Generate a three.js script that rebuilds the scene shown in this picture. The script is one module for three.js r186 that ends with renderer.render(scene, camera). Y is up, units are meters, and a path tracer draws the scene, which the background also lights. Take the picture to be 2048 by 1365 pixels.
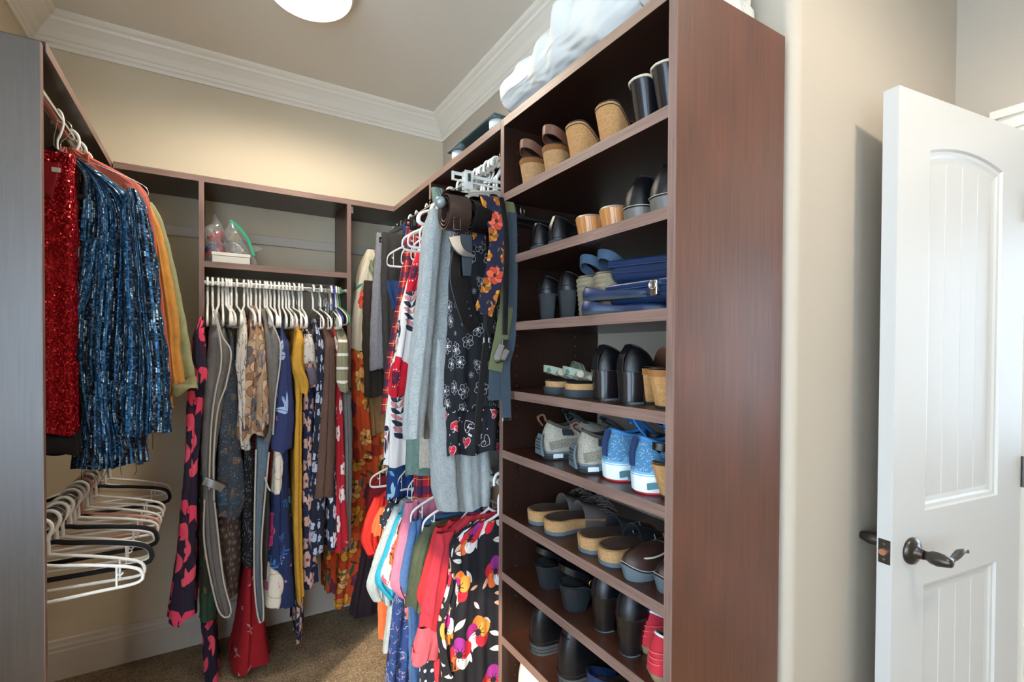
import * as THREE from 'three';
import { RoundedBoxGeometry } from 'three/addons/geometries/RoundedBoxGeometry.js';
import { mergeGeometries, mergeVertices } from 'three/addons/utils/BufferGeometryUtils.js';

// ------------------------------------------------------------------ camera, sky, lamps, exposure
const W = 2048, H = 1365, FOC = 980, HORIZON_PP = 716;
const scene = new THREE.Scene();
const camera = new THREE.PerspectiveCamera(2 * Math.atan(H / 2 / FOC) * 180 / Math.PI, W / H, 0.05, 60);
camera.position.set(0, 1.38, 0);
camera.rotation.order = 'YXZ';
camera.rotation.set(-0.75 * Math.PI / 180, -31.2 * Math.PI / 180, 0.28 * Math.PI / 180);
camera.setViewOffset(W, H, 0, H / 2 - HORIZON_PP, W, H);
camera.updateMatrixWorld(true);
scene.background = new THREE.Color(0.62, 0.8, 1.0);
scene.backgroundIntensity = 8;
const renderer = new THREE.WebGLRenderer({ antialias: true });
renderer.toneMapping = THREE.LinearToneMapping;
renderer.toneMappingExposure = 1.28;
renderer.shadowMap.enabled = true;
const sun = new THREE.DirectionalLight(new THREE.Color(1, 0.84, 0.64), 5);   // low sun through the added west window
sun.position.set(-3.8, 2.9, 1.65); sun.target.position.set(0.5, 0, -2.3); sun.castShadow = true; sun.shadow.mapSize.set(2048, 2048); sun.name = 'sun'; sun.target.name = 'sun_aim';
Object.assign(sun.shadow.camera, { left: -4, right: 4, top: 4, bottom: -4, near: 0.1, far: 14 }); sun.shadow.radius = 2; scene.add(sun, sun.target);
const LAMPS = [   // flush ceiling lamps: position, colour, candela
  { p: [0.3, -1.95], c: [1, 0.9, 0.76], i: 3.9 },
  { p: [1.12, 0.3], c: [1, 0.9, 0.76], i: 4.4 },
  { p: [-0.7, 0.9], c: [1, 0.9, 0.76], i: 1.5 },  // added fill lamp, no such fitting known here
];

// ------------------------------------------------------------------ helpers
let seed = 7;
const R = () => { seed = (seed + 0x6d2b79f5) | 0; let t = Math.imul(seed ^ (seed >>> 15), 1 | seed); t = (t + Math.imul(t ^ (t >>> 7), 61 | t)) ^ t; return ((t ^ (t >>> 14)) >>> 0) / 4294967296; };
const rr = (a, b) => a + (b - a) * R();
const V = (x, y, z) => new THREE.Vector3(x, y, z);
const lerp = (a, b, t) => a + (b - a) * t, clamp = (x, a, b) => Math.min(b, Math.max(a, x));
const smooth = (t) => { t = clamp(t, 0, 1); return t * t * (3 - 2 * t); };
function table(T, s) { for (let i = 1; i < T.length; i++) if (s <= T[i][0]) { const [a, b] = [T[i - 1], T[i]]; return lerp(a[1], b[1], (s - a[0]) / (b[0] - a[0] || 1)); } return T[T.length - 1][1]; }
// a sight line of the photograph met with a real plane of the room: where a measured thing stands
function ray(px, py) { return V((px - W / 2) / FOC, -(py - HORIZON_PP) / FOC, -1).applyQuaternion(camera.quaternion); }
function atZ(px, py, z) { const d = ray(px, py); return d.multiplyScalar(z / d.z).add(camera.position); }
function atX(px, py, x) { const d = ray(px, py); return d.multiplyScalar(x / d.x).add(camera.position); }

const used = {};
function numbered(n) { used[n] = (used[n] ?? -1) + 1; return used[n] ? n + '_' + String(used[n]).padStart(3, '0') : n; }
function shade(m) { m.castShadow = m.receiveShadow = true; return m; }
function part(name, geo, mat, parent, label) { const m = shade(new THREE.Mesh(geo, mat)); m.name = name; if (label) m.userData.label = label; parent.add(m); return m; }
function thing(name, label, category, group) { const g = new THREE.Group(); g.name = numbered(name); g.userData = { label, category }; if (group) g.userData.group = group; scene.add(g); return g; }
function struct(name, geo, mat) { const m = shade(new THREE.Mesh(geo, mat)); m.name = name; m.userData.kind = 'structure'; scene.add(m); return m; }
// parts of g are built in room coordinates: move the group's origin to the thing's base
function rebase(g) { const b = new THREE.Box3().setFromObject(g), o = V((b.min.x + b.max.x) / 2, b.min.y, (b.min.z + b.max.z) / 2); g.position.copy(o); for (const c of g.children) c.position.sub(o); return g; }
const merge = (a) => mergeGeometries(a.map((g) => { g = g.index ? g.toNonIndexed() : g; for (const k of Object.keys(g.attributes)) if (!['position', 'normal', 'uv'].includes(k)) g.deleteAttribute(k); return g; }));
function planarUV(g, grain = 1) {   // uv in metres by the face's main direction; v runs along the grain axis
  const p = g.attributes.position, n = g.attributes.normal, uv = new Float32Array(p.count * 2);
  for (let i = 0; i < p.count; i++) {
    const c = [p.getX(i), p.getY(i), p.getZ(i)], a = [Math.abs(n.getX(i)), Math.abs(n.getY(i)), Math.abs(n.getZ(i))];
    const k = a[0] >= a[1] && a[0] >= a[2] ? 0 : a[1] >= a[2] ? 1 : 2, o = [0, 1, 2].filter((q) => q !== k);
    const v = o.includes(grain) ? grain : o[1], u = o.find((q) => q !== v);
    uv[2 * i] = c[u] + k * 0.37; uv[2 * i + 1] = c[v];
  }
  g.setAttribute('uv', new THREE.BufferAttribute(uv, 2)); return g;
}
function box(x0, x1, y0, y1, z0, z1, grain = 1, r = 0.0015) {
  const w = x1 - x0, h = y1 - y0, d = z1 - z0, g = r ? new RoundedBoxGeometry(w, h, d, 2, Math.min(r, w / 2.1, h / 2.1, d / 2.1)) : new THREE.BoxGeometry(w, h, d);
  g.translate((x0 + x1) / 2, (y0 + y1) / 2, (z0 + z1) / 2); return planarUV(g, grain);
}
function tube(pts, r, seg, rad = 8, closed = false, tension = 0.5) { return new THREE.TubeGeometry(new THREE.CatmullRomCurve3(pts, closed, 'catmullrom', tension), seg || pts.length * 5, r, rad, closed); }
function surf(cols, rows, f, closedU = false) {   // grid of points f(i, j) -> [x, y, z, u, v]
  const pos = [], uv = [], idx = [];
  for (let j = 0; j < rows; j++) for (let i = 0; i < cols; i++) { const q = f(i, j); pos.push(q[0], q[1], q[2]); uv.push(q[3] ?? i / (cols - 1), q[4] ?? j / (rows - 1)); }
  for (let j = 0; j < rows - 1; j++) for (let i = 0; i < cols - 1; i++) { const a = j * cols + i; idx.push(a, a + 1, a + cols, a + 1, a + cols + 1, a + cols); }
  const g = new THREE.BufferGeometry(); g.setAttribute('position', new THREE.Float32BufferAttribute(pos, 3)); g.setAttribute('uv', new THREE.Float32BufferAttribute(uv, 2)); g.setIndex(idx); g.computeVertexNormals();
  if (closedU) { const n = g.attributes.normal; for (let j = 0; j < rows; j++) { const a = j * cols, b = a + cols - 1, v = V(n.getX(a) + n.getX(b), n.getY(a) + n.getY(b), n.getZ(a) + n.getZ(b)).normalize(); n.setXYZ(a, v.x, v.y, v.z); n.setXYZ(b, v.x, v.y, v.z); } }
  return g;
}
function ribbon(pts, wdir, w, t, seg) {   // a strap with thickness; wdir: width direction or a function of 0..1
  const c = new THREE.CatmullRomCurve3(pts, false, 'catmullrom', 0.5), n = seg || pts.length * 6, P = c.getSpacedPoints(n), len = c.getLength();
  const F = P.map((p, i) => { const T = c.getTangentAt(i / n), w0 = (typeof wdir === 'function' ? wdir(i / n) : wdir).clone(), N = V().crossVectors(T, w0).normalize(), Wd = V().crossVectors(N, T).normalize(); return { p, N, Wd, w: typeof w === 'function' ? w(i / n) : w }; });
  const K = [[-1, -1], [-0.9, -1.2], [0.9, -1.2], [1, -1], [1, 1], [0.9, 1.2], [-0.9, 1.2], [-1, 1], [-1, -1]];
  return surf(K.length, n + 1, (i, j) => { const f = F[j], q = f.p.clone().addScaledVector(f.Wd, K[i][0] * f.w / 2).addScaledVector(f.N, K[i][1] * t / 2); return [q.x, q.y, q.z, K[i][0] * f.w / 2, j / n * len]; });
}

// ------------------------------------------------------------------ computed textures
function dataTex(n, f, srgb = true, m = n) {
  const d = new Uint8Array(n * m * 4);
  for (let y = 0; y < m; y++) for (let x = 0; x < n; x++) { const c = f(x, y, n); const o = (y * n + x) * 4; d[o] = c[0]; d[o + 1] = c[1] ?? c[0]; d[o + 2] = c[2] ?? c[0]; d[o + 3] = 255; }
  const t = new THREE.DataTexture(d, n, m); t.wrapS = t.wrapT = THREE.RepeatWrapping; t.magFilter = THREE.LinearFilter; t.minFilter = THREE.LinearMipmapLinearFilter; t.generateMipmaps = true;
  if (srgb) t.colorSpace = THREE.SRGBColorSpace; t.needsUpdate = true; return t;
}
function lattice(n, cells) { const g = Array.from({ length: cells * cells }, R); return (x, y, kx = 1, ky = 1) => { x = x / n * cells * kx; y = y / n * cells * ky; const i = Math.floor(x), j = Math.floor(y), a = smooth(x - i), b = smooth(y - j), q = (p, r) => g[(((r % cells) + cells) % cells) * cells + (((p % cells) + cells) % cells)]; return lerp(lerp(q(i, j), q(i + 1, j), a), lerp(q(i, j + 1), q(i + 1, j + 1), a), b); }; }
const rep = (t, sx, sy = sx) => { const c = t.clone(); c.repeat.set(1 / sx, 1 / sy); c.needsUpdate = true; return c; };
const n8 = lattice(512, 8), n32 = lattice(512, 32), n128 = lattice(512, 128);
const woodTex = dataTex(512, (x, y) => { const s = n32(x, y, 4, 0.25) * 0.5 + n128(x, y, 2, 0.125) * 0.35 + n8(x, y, 1, 1) * 0.45 + R() * 0.12, k = 0.68 + s * 0.27; return [255 * clamp(k, 0, 1), 255 * clamp(k * 0.97, 0, 1), 255 * clamp(k * 0.95, 0, 1)]; });
const carpetTex = dataTex(512, (x, y) => { const k = 0.34 + 0.5 * n128(x, y, 1.0, 1.0) * (0.5 + R() * 0.6) + 0.28 * R() + 0.12 * n8(x, y); return [235 * k, 222 * k, 200 * k]; });
const heatherTex = dataTex(512, (x, y) => { const k = 0.46 + 0.5 * n128(x, y, 1, 1) * (0.6 + 0.6 * R()) + 0.22 * R() + 0.06 * n8(x, y); return [255 * clamp(k, 0, 1)]; });
const plainTex = dataTex(256, (x, y) => { const k = 0.9 + 0.07 * n32(x, y) + 0.04 * R(); return [255 * clamp(k, 0, 1)]; });
const weaveTex = dataTex(128, (x, y) => { const k = ((x >> 2) + (y >> 2)) & 1 ? Math.abs(Math.sin(x * Math.PI / 4)) : Math.abs(Math.sin(y * Math.PI / 4)); return [120 + 110 * k + 20 * R()]; }, false);
const pileTex = dataTex(256, (x, y) => [255 * (0.6 * R() + 0.4 * n128(x * 2, y * 2))], false);
const corkTex = dataTex(512, (x, y) => { const a = n128(x, y), b = n32(x, y), r = R(); let k = 0.72 + 0.3 * a * r + 0.12 * b; const sp = a > 0.8 && r > 0.35; return sp ? [116, 78, 44] : [226 * k, 182 * k, 126 * k]; });
const barkTex = dataTex(512, (x, y) => { const a = n32(x, y, 1, 2), b = n128(x, y, 0.5, 2), k = 0.72 + 0.22 * a + 0.1 * R(); return a * b > 0.62 ? [96, 62, 36] : [222 * k, 172 * k, 112 * k]; });
const oakTex = dataTex(256, (x, y) => { const k = 0.62 + 0.4 * n32(x, y, 4, 0.25) + 0.08 * R(); return [206 * k, 142 * k, 82 * k]; });
const grainTex = dataTex(256, (x, y) => [255 * (0.35 * n32(x, y) + 0.4 * n128(x, y) + 0.25 * R())], false);
const lumpTex = dataTex(256, (x, y) => [255 * clamp(0.6 * n8(x * 2, y * 2, 1, 1) + 0.4 * n32(x * 2, y * 2, 1, 0.5), 0, 1)], false);
// a normal map of small tilted plates: sequins
function sequinTex(cw, ch, tilt, fill) {
  const n = 512, cx = n / cw, cy = n / ch, cell = Array.from({ length: cx * cy }, () => [rr(-tilt, tilt), rr(-tilt, tilt), R()]);
  return dataTex(n, (x, y) => { const c = cell[Math.floor(y / ch) * cx + Math.floor(x / cw)], e = x % cw < 1 || y % ch < 1; return c[2] > fill || e ? [128, 128, 255] : [128 + 127 * c[0], 128 + 127 * c[1], 200]; }, false);
}
const sequinA = sequinTex(8, 8, 0.8, 1), sequinB = sequinTex(8, 8, 0.75, 0.8);
const canvasPix = 512;
function print(size, bg, draw) {
  const c = document.createElement('canvas'); c.width = c.height = canvasPix; const x = c.getContext('2d'); x.fillStyle = bg; x.fillRect(0, 0, canvasPix, canvasPix);
  const put = (px, py, r, f) => { for (let i = -1; i <= 1; i++) for (let j = -1; j <= 1; j++) { const X = px + i * canvasPix, Y = py + j * canvasPix; if (X > -r && Y > -r && X < canvasPix + r && Y < canvasPix + r) { x.save(); x.translate(X, Y); f(x); x.restore(); } } };
  const many = (n, r, f) => { for (let k = 0; k < n; k++) { const a = R() * 6.283, s = rr(...r), v = R(); put(R() * 512, R() * 512, s * 1.7, (q) => { q.rotate(a); f(q, s, v); }); } };
  // spread: the same on a jittered grid, so that large motifs do not pile up
  const spread = (n, r, f) => { for (let i = 0; i < n; i++) for (let j = 0; j < n; j++) { const a = R() * 6.283, s = rr(...r), v = R(); put((i + 0.5 + (j & 1) * 0.4 + rr(-0.22, 0.22)) * 512 / n, (j + 0.5 + rr(-0.22, 0.22)) * 512 / n, s * 1.8, (q) => { q.rotate(a); f(q, s, v); }); } };
  draw(x, many, spread, put);
  const t = new THREE.CanvasTexture(c); t.colorSpace = THREE.SRGBColorSpace; t.wrapS = t.wrapT = THREE.RepeatWrapping; t.repeat.set(1 / size, 1 / size); t.needsUpdate = true; return t;
}
const pick = (a, v) => a[Math.floor(v * a.length * 0.9999)];
function flower(q, s, n, fill, centre, line, wide = 0.5) {
  for (let k = 0; k < n; k++) { q.save(); q.rotate(k / n * 6.283); q.beginPath(); q.moveTo(0, 0); q.bezierCurveTo(s * wide, -s * 0.15, s * wide * 1.15, -s * 0.85, s * 0.05, -s); q.bezierCurveTo(-s * wide * 1.1, -s * 0.9, -s * wide, -s * 0.1, 0, 0); if (fill) { q.fillStyle = Array.isArray(fill) ? fill[k % fill.length] : fill; q.fill(); } if (line) { q.strokeStyle = line; q.lineWidth = Math.max(1.5, s * 0.045); q.stroke(); } q.restore(); }
  if (centre) { q.fillStyle = centre; q.beginPath(); q.arc(0, 0, s * 0.2, 0, 7); q.fill(); }
}
function leaf(q, s, fill, vein, w = 0.3) { q.beginPath(); q.moveTo(0, -s); q.quadraticCurveTo(s * w * 1.8, 0, 0, s); q.quadraticCurveTo(-s * w * 1.8, 0, 0, -s); q.fillStyle = fill; q.fill(); if (vein) { q.strokeStyle = vein; q.lineWidth = Math.max(1.2, s * 0.05); q.beginPath(); q.moveTo(0, -s); q.lineTo(0, s); q.stroke(); } }
function spray(q, s, fill, n = 7) { q.strokeStyle = fill; q.lineWidth = s * 0.05; q.beginPath(); q.moveTo(0, -s); q.lineTo(0, s); q.stroke(); for (let k = 0; k < n; k++) for (const d of [-1, 1]) { q.save(); q.translate(0, lerp(-s, s * 0.8, k / n)); q.rotate(d * 0.9); q.translate(0, -s * 0.3); leaf(q, s * 0.33, fill, null, 0.26); q.restore(); } }
function blob(q, s, fill) { q.fillStyle = fill; q.beginPath(); for (let k = 0; k <= 7; k++) { const a = k / 7 * 6.283, r = s * (0.7 + 0.4 * Math.sin(k * 5.3 + s)); k ? q.quadraticCurveTo(Math.cos(a - 0.45) * r * 1.3, Math.sin(a - 0.45) * r * 1.3, Math.cos(a) * r, Math.sin(a) * r * 0.8) : q.moveTo(r, 0); } q.fill(); }
function squiggle(q, s, c, w) { q.strokeStyle = c; q.lineWidth = w; q.lineCap = 'round'; q.beginPath(); q.moveTo(-s, 0); q.bezierCurveTo(-s * 0.3, -s * 1.4, s * 0.1, s * 1.3, s, -s * 0.2); q.stroke(); }
function heart(q, s, fill, line) { q.beginPath(); q.moveTo(0, s); q.bezierCurveTo(-s * 1.6, -s * 0.2, -s * 0.8, -s * 1.3, 0, -s * 0.4); q.bezierCurveTo(s * 0.8, -s * 1.3, s * 1.6, -s * 0.2, 0, s); if (fill) { q.fillStyle = fill; q.fill(); } q.strokeStyle = line; q.lineWidth = 4; q.stroke(); q.beginPath(); q.arc(s * 0.3, -s * 0.15, s * 0.28, 0, 5); q.stroke(); }
const stripes = (list) => (x) => { for (const [c, a, b, dir] of list) { x.fillStyle = c; dir ? x.fillRect(0, a * 512, 512, (b - a) * 512) : x.fillRect(a * 512, 0, (b - a) * 512, 512); } };
const PR = {
  camoRose: print(0.42, '#231c33', (x, many, spread) => { many(8, [30, 60], (q, s) => blob(q, s, '#3a1b35')); spread(4, [58, 80], (q, s, v) => { for (const a of [-0.8, 0, 0.8]) { q.save(); q.rotate(a); q.translate(0, -s * 0.55); leaf(q, s * 0.62, v > 0.5 ? '#ef4668' : '#f2566f', null, 0.45); q.restore(); } }); }),
  goldGreen: print(0.3, '#2f2b22', (x, many) => { many(30, [14, 34], (q, s, v) => blob(q, s, pick(['#6b5a2c', '#8a7138', '#2d4a34', '#1f2c26', '#a68a4a'], v))); many(160, [2, 4], (q, s) => { q.fillStyle = '#c7ad67'; q.fillRect(0, 0, s, s); }); }),
  patch: print(0.26, '#39424d', (x, many) => { many(26, [20, 44], (q, s, v) => blob(q, s, pick(['#2b3340', '#54483f', '#3f5263', '#6d5a4d'], v))); many(520, [2, 5], (q, s, v) => { q.fillStyle = pick(['#b8c0c4', '#8fa6b4', '#c9b8a2', '#1d222b'], v); q.fillRect(0, 0, s, s * 1.3); }); }),
  lace: print(0.22, '#4b3a35', (x, many, spread) => { spread(7, [18, 28], (q, s) => flower(q, s, 6, null, '#b39a86', '#c5ad98')); many(60, [6, 12], (q, s) => squiggle(q, s, '#a78c7a', 3)); }),
  script: print(0.3, '#cfc6ba', (x, many) => { many(170, [8, 20], (q, s, v) => squiggle(q, s, v > 0.25 ? '#26242a' : '#8c8480', rr(3, 6))); }),
  scriptDark: print(0.3, '#17171c', (x, many) => { many(230, [6, 15], (q, s) => { q.strokeStyle = '#d8d6d4'; q.lineWidth = 4; q.beginPath(); q.moveTo(0, 0); q.lineTo(s * 0.3, s); q.stroke(); }); }),
  camel: print(0.4, '#b99a7c', (x, many, spread) => { many(14, [40, 80], (q, s, v) => blob(q, s, pick(['#a98b70', '#c6aa8d', '#8e7361'], v))); spread(4, [50, 76], (q, s, v) => flower(q, s, 6, pick([['#c9a582', '#b48a66'], ['#8a7a78', '#6d6468'], ['#d6b593', '#a77b58']], v), '#594740', '#6b554a')); many(26, [16, 34], (q, s, v) => leaf(q, s, pick(['#5d5152', '#94a0a4', '#7a5c46'], v), '#4a3c38')); }),
  navyLeaf: print(0.5, '#2d3763', (x, many, spread) => { spread(2, [80, 105], (q, s, v) => { for (const a of [-0.7, 0, 0.7]) { q.save(); q.rotate(a); q.translate(0, -s * 0.5); leaf(q, s * 0.6, v > 0.4 ? '#3c64b8' : '#a9bee0', '#26305a', 0.34); q.restore(); } }); }),
  bigFloral: print(0.5, '#1b2a55', (x, many, spread, put) => { many(10, [30, 50], (q, s) => spray(q, s, '#3f7fc4', 4)); put(120, 130, 230, (q) => flower(q, 110, 5, '#e9dcc6', '#c06a86', '#cbb79c', 0.62)); put(380, 300, 230, (q) => { for (let k = -3; k < 4; k++) { q.save(); q.rotate(k * 0.38); q.translate(0, -50); leaf(q, 66, '#67a8e0', '#2c5fa4', 0.3); q.restore(); } }); put(180, 400, 230, (q) => flower(q, 96, 9, ['#e6357c', '#d11f66'], '#f08a7a', '#f27ba6', 0.42)); many(30, [5, 9], (q, s) => flower(q, s, 5, '#e58bc0')); }),
  redFeather: print(0.5, '#a3121d', (x, many) => { many(16, [24, 44], (q, s) => { q.rotate(0.2); leaf(q, s, '#c9938a', null, 0.2); q.translate(s * 0.3, s * 0.3); q.rotate(0.9); leaf(q, s * 0.6, '#d8b3a6', null, 0.16); }); }),
  navyCream: print(0.34, '#1b2140', (x, many, spread) => { spread(4, [42, 60], (q, s, v) => flower(q, s, 5, v > 0.5 ? '#dcb9a6' : '#cda391', '#5b4458', null, 0.5)); many(20, [18, 30], (q, s) => leaf(q, s, '#9b8794', null)); }),
  navyWhite: print(0.3, '#161a2d', (x, many, spread) => { spread(5, [28, 44], (q, s) => flower(q, s, 5, '#a9b2c6', '#59617a', '#e8ebf2', 0.5)); many(26, [14, 26], (q, s) => leaf(q, s, '#6c7896', '#cfd6e4')); }),
  whiteOnNavy: print(0.3, '#20243a', (x, many, spread) => { spread(3, [52, 70], (q, s) => flower(q, s, 6, '#efe9ee', '#b58aa0', '#b9b2c6', 0.42)); many(26, [14, 26], (q, s, v) => leaf(q, s, v > 0.5 ? '#5f7f5a' : '#8c9cc0', null)); }),
  redFloral: print(0.4, '#b8182a', (x, many, spread) => { spread(3, [34, 52], (q, s) => flower(q, s, 5, '#ecd9d2', '#c55b5b', null)); many(16, [14, 24], (q, s) => leaf(q, s, '#d77f78', null)); }),
  oliveStripe: print(0.12, '#8b8467', stripes([['#e4dfd0', 0.1, 0.2, 1], ['#7f785c', 0.2, 0.24, 1], ['#e4dfd0', 0.6, 0.7, 1]])),
  orange: print(0.44, '#cf4a1d', (x, many, spread) => { many(14, [30, 60], (q, s, v) => blob(q, s, pick(['#b83614', '#dd6426', '#9c2c14'], v))); spread(3, [56, 84], (q, s, v) => flower(q, s, 8, pick([['#e8a53a', '#d9822a'], ['#7a3454', '#5d2b49'], ['#f0c27a', '#dd9440']], v), '#4a2a1c', '#7b2c12', 0.4)); many(22, [20, 40], (q, s, v) => leaf(q, s, pick(['#6a6a2e', '#2f5d56', '#e0b468', '#4a3a1e'], v), '#31240f')); }),
  creamPalm: print(0.5, '#d9cbb0', (x, many, spread) => { many(9, [46, 80], (q, s) => spray(q, s, '#6f7d55', 9)); spread(2, [50, 74], (q, s, v) => flower(q, s, 7, pick([['#c8352a', '#e0553a'], ['#e2803a', '#d2622a']], v), '#5a2a22', '#a32a1e', 0.4)); many(5, [24, 40], (q, s) => leaf(q, s, '#3f7d80', null)); }),
  tweed: print(0.09, '#7d7a80', (x) => { for (let i = 0; i < 64; i++) for (let j = 0; j < 64; j++) { x.fillStyle = (i + (j & 3)) & 2 ? `rgba(40,38,46,${rr(0.3, 0.9)})` : `rgba(216,212,214,${rr(0.2, 0.9)})`; x.fillRect(i * 8, j * 8, rr(4, 9), rr(4, 9)); } }),
  tieDye: print(0.3, '#1c3c7c', (x, many) => { many(30, [30, 70], (q, s, v) => leaf(q, s, pick(['#6db4dd', '#15264f', '#2c62ad', '#a8d8ea'], v), null, 0.4)); }),
  webbing: print(0.05, '#3a4754', (x) => { for (let k = 0; k < 32; k++) { x.fillStyle = k & 1 ? '#46545f' : '#303c48'; x.fillRect(0, k * 16, 512, 12); } }),
  tartan: print(0.21, '#c01824', (x) => { for (const d of [0, 1]) stripes([['rgba(24,34,84,.55)', 0.04, 0.2, d], ['rgba(18,26,60,.6)', 0.34, 0.44, d], ['rgba(230,200,110,.85)', 0.26, 0.275, d], ['rgba(236,226,200,.8)', 0.56, 0.575, d], ['rgba(24,34,84,.45)', 0.7, 0.82, d], ['rgba(230,200,110,.8)', 0.9, 0.912, d]])(x); }),
  poppy: print(0.46, '#e9e6e3', (x, many, spread, put) => { for (const [a, b, r] of [[60, 330, 0.3], [300, 90, -0.5], [470, 250, 0.9], [210, 440, 2.4]]) put(a, b, 190, (q) => { q.rotate(r); for (let k = -3; k < 4; k++) { for (const d of [-1, 1]) { q.save(); q.translate(0, k * 30); q.rotate(d * 0.9); q.translate(0, -38); leaf(q, 40, (k & 1) ? '#1d2c40' : '#c58585', null, 0.34); q.restore(); } } }); for (const [a, b] of [[130, 130], [390, 390]]) put(a, b, 200, (q) => { flower(q, 104, 5, ['#d4122c', '#c20f28'], null, null, 0.75); flower(q, 34, 9, '#4c1838', '#7a2a52'); for (let k = 0; k < 14; k++) { q.fillStyle = '#f3e3dc'; q.beginPath(); q.arc(Math.cos(k * 0.45) * 42, Math.sin(k * 0.45) * 42, 4, 0, 7); q.fill(); } }); }),
  lineFlower: print(0.26, '#14161c', (x, many, spread) => { spread(4, [38, 52], (q, s) => { flower(q, s, 6, null, null, '#e9e9ea', 0.46); q.fillStyle = '#e9e9ea'; for (let k = 0; k < 6; k++) { q.beginPath(); q.arc(Math.cos(k) * s * 0.16, Math.sin(k) * s * 0.16, 3, 0, 7); q.fill(); } }); many(10, [14, 20], (q, s) => flower(q, s, 5, null, null, '#c9c9cc')); }),
  hearts: print(0.24, '#191a22', (x, many, spread) => { spread(3, [32, 48], (q, s, v) => heart(q, s, v > 0.35 ? '#cf1f36' : null, '#e6d2cf')); many(36, [4, 9], (q, s) => { q.fillStyle = '#d9d4d2'; q.beginPath(); q.arc(0, 0, s, 0, 7); q.fill(); }); many(8, [14, 20], (q, s) => squiggle(q, s, '#d9d4d2', 5)); }),
  paisley: print(0.32, '#1f3a72', (x, many) => { many(20, [30, 60], (q, s, v) => leaf(q, s, pick(['#16295a', '#2d5596', '#111a33'], v), null, 0.4)); many(170, [10, 22], (q, s, v) => squiggle(q, s, pick(['#c9b9a8', '#d89a88', '#8fb0d8', '#d9cdb8'], v), 2.2)); }),
  bright: print(0.36, '#17151b', (x, many, spread, put) => { many(34, [26, 44], (q, s, v) => leaf(q, s, pick(['#e9e2de', '#e6dcd6', '#d9a585'], v), '#b8a8a4', 0.36)); for (const [a, b, k] of [[110, 120, 0], [370, 90, 1], [240, 300, 2], [470, 350, 0], [70, 420, 1]]) put(a, b, 180, (q) => { q.rotate(k * 1.3); flower(q, 78, 5, [['#e8772a', '#b3287e', '#f0e8e4', '#d81f33', '#e99a3d'], ['#d8202f', '#ee6f38', '#f2eae6', '#d8202f', '#9a2a86'], ['#f0eae6', '#e8872e', '#efe6e2', '#b3287e', '#e8a14a']][k], '#221a22', null, 0.6); for (let j = 0; j < 9; j++) { q.rotate(0.7); q.strokeStyle = '#1b1218'; q.lineWidth = 3; q.beginPath(); q.moveTo(0, 0); q.lineTo(0, 34); q.stroke(); } }); }),
  polka: print(0.16, '#1b2430', (x, many, spread) => { spread(4, [20, 24], (q, s) => { q.fillStyle = '#e6e6e6'; q.beginPath(); q.arc(0, 0, s, 0, 7); q.fill(); }); }),
  dotRow: print(0.2, '#a7bcc6', (x, many, spread) => { for (let j = 0; j < 24; j++) { x.fillStyle = '#eef2f2'; x.beginPath(); x.arc(256, j * 21 + 10, 6, 0, 7); x.fill(); } }),
  pinkFloral: print(0.3, '#e6d2d2', (x, many, spread) => { spread(3, [34, 56], (q, s, v) => flower(q, s, 5, pick(['#b8283c', '#3a2a30', '#d8607a'], v), '#3a2a30', null)); many(30, [12, 22], (q, s) => leaf(q, s, '#4a3a3a', null)); }),
  strapFloral: print(0.16, '#1d1c3a', (x, many, spread) => { many(30, [22, 44], (q, s, v) => leaf(q, s, pick(['#6f6f2e', '#8a8438', '#3d3a6a', '#a05a24'], v), '#23203a', 0.4)); spread(3, [58, 88], (q, s, v) => flower(q, s, 5 + Math.floor(v * 4), pick([['#b13aa6', '#8c2a90'], ['#e79a2e', '#c96f1e'], ['#e8664a', '#d2482e'], ['#d98a2c', '#a8571c']], v), '#3a2410', '#2a1a22', 0.52)); many(30, [14, 36], (q, s, v) => leaf(q, s, pick(['#6f6f2e', '#1d1c3a', '#c98a2e', '#8a8438'], v), '#23203a', 0.3)); }),
  sequinStripe: print(0.34, '#12202f', (x, many) => {
    for (let k = 0; k < 64; k++) { const v = R(); x.fillStyle = pick(['#0b131d', '#1d4a70', '#27618f', '#163450', '#0f1c2a', '#2b6a99'], v); x.fillRect(k * 8, 0, 7, 512); }
    for (let k = 0; k < 150; k++) { const cx = Math.floor(R() * 64) * 8, cy = R() * 512, n = 2 + Math.floor(R() * 9); for (let j = 0; j < n; j++) { x.fillStyle = R() > 0.3 ? '#c4dcea' : '#6f9cba'; x.fillRect(cx + 1, (cy + j * 7) % 512, 5, 5); } }
    many(120, [6, 20], (q, s) => squiggle(q, s, '#0a1018', 1.6)); }),
  camo: print(0.1, '#8d9a8a', (x, many) => { many(16, [40, 80], (q, s, v) => blob(q, s, pick(['#5d7a68', '#b9ad94', '#6d675c', '#4c6a5c'], v))); }),
  runner: print(0.06, '#4a7fa6', (x, many) => { many(120, [20, 60], (q, s, v) => { q.fillStyle = pick(['#a9c6d6', '#1f3d63', '#cfdfe6', '#2f5f8a', '#dfe9ec'], v); q.fillRect(0, 0, s, 6); }); }),
};

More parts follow.
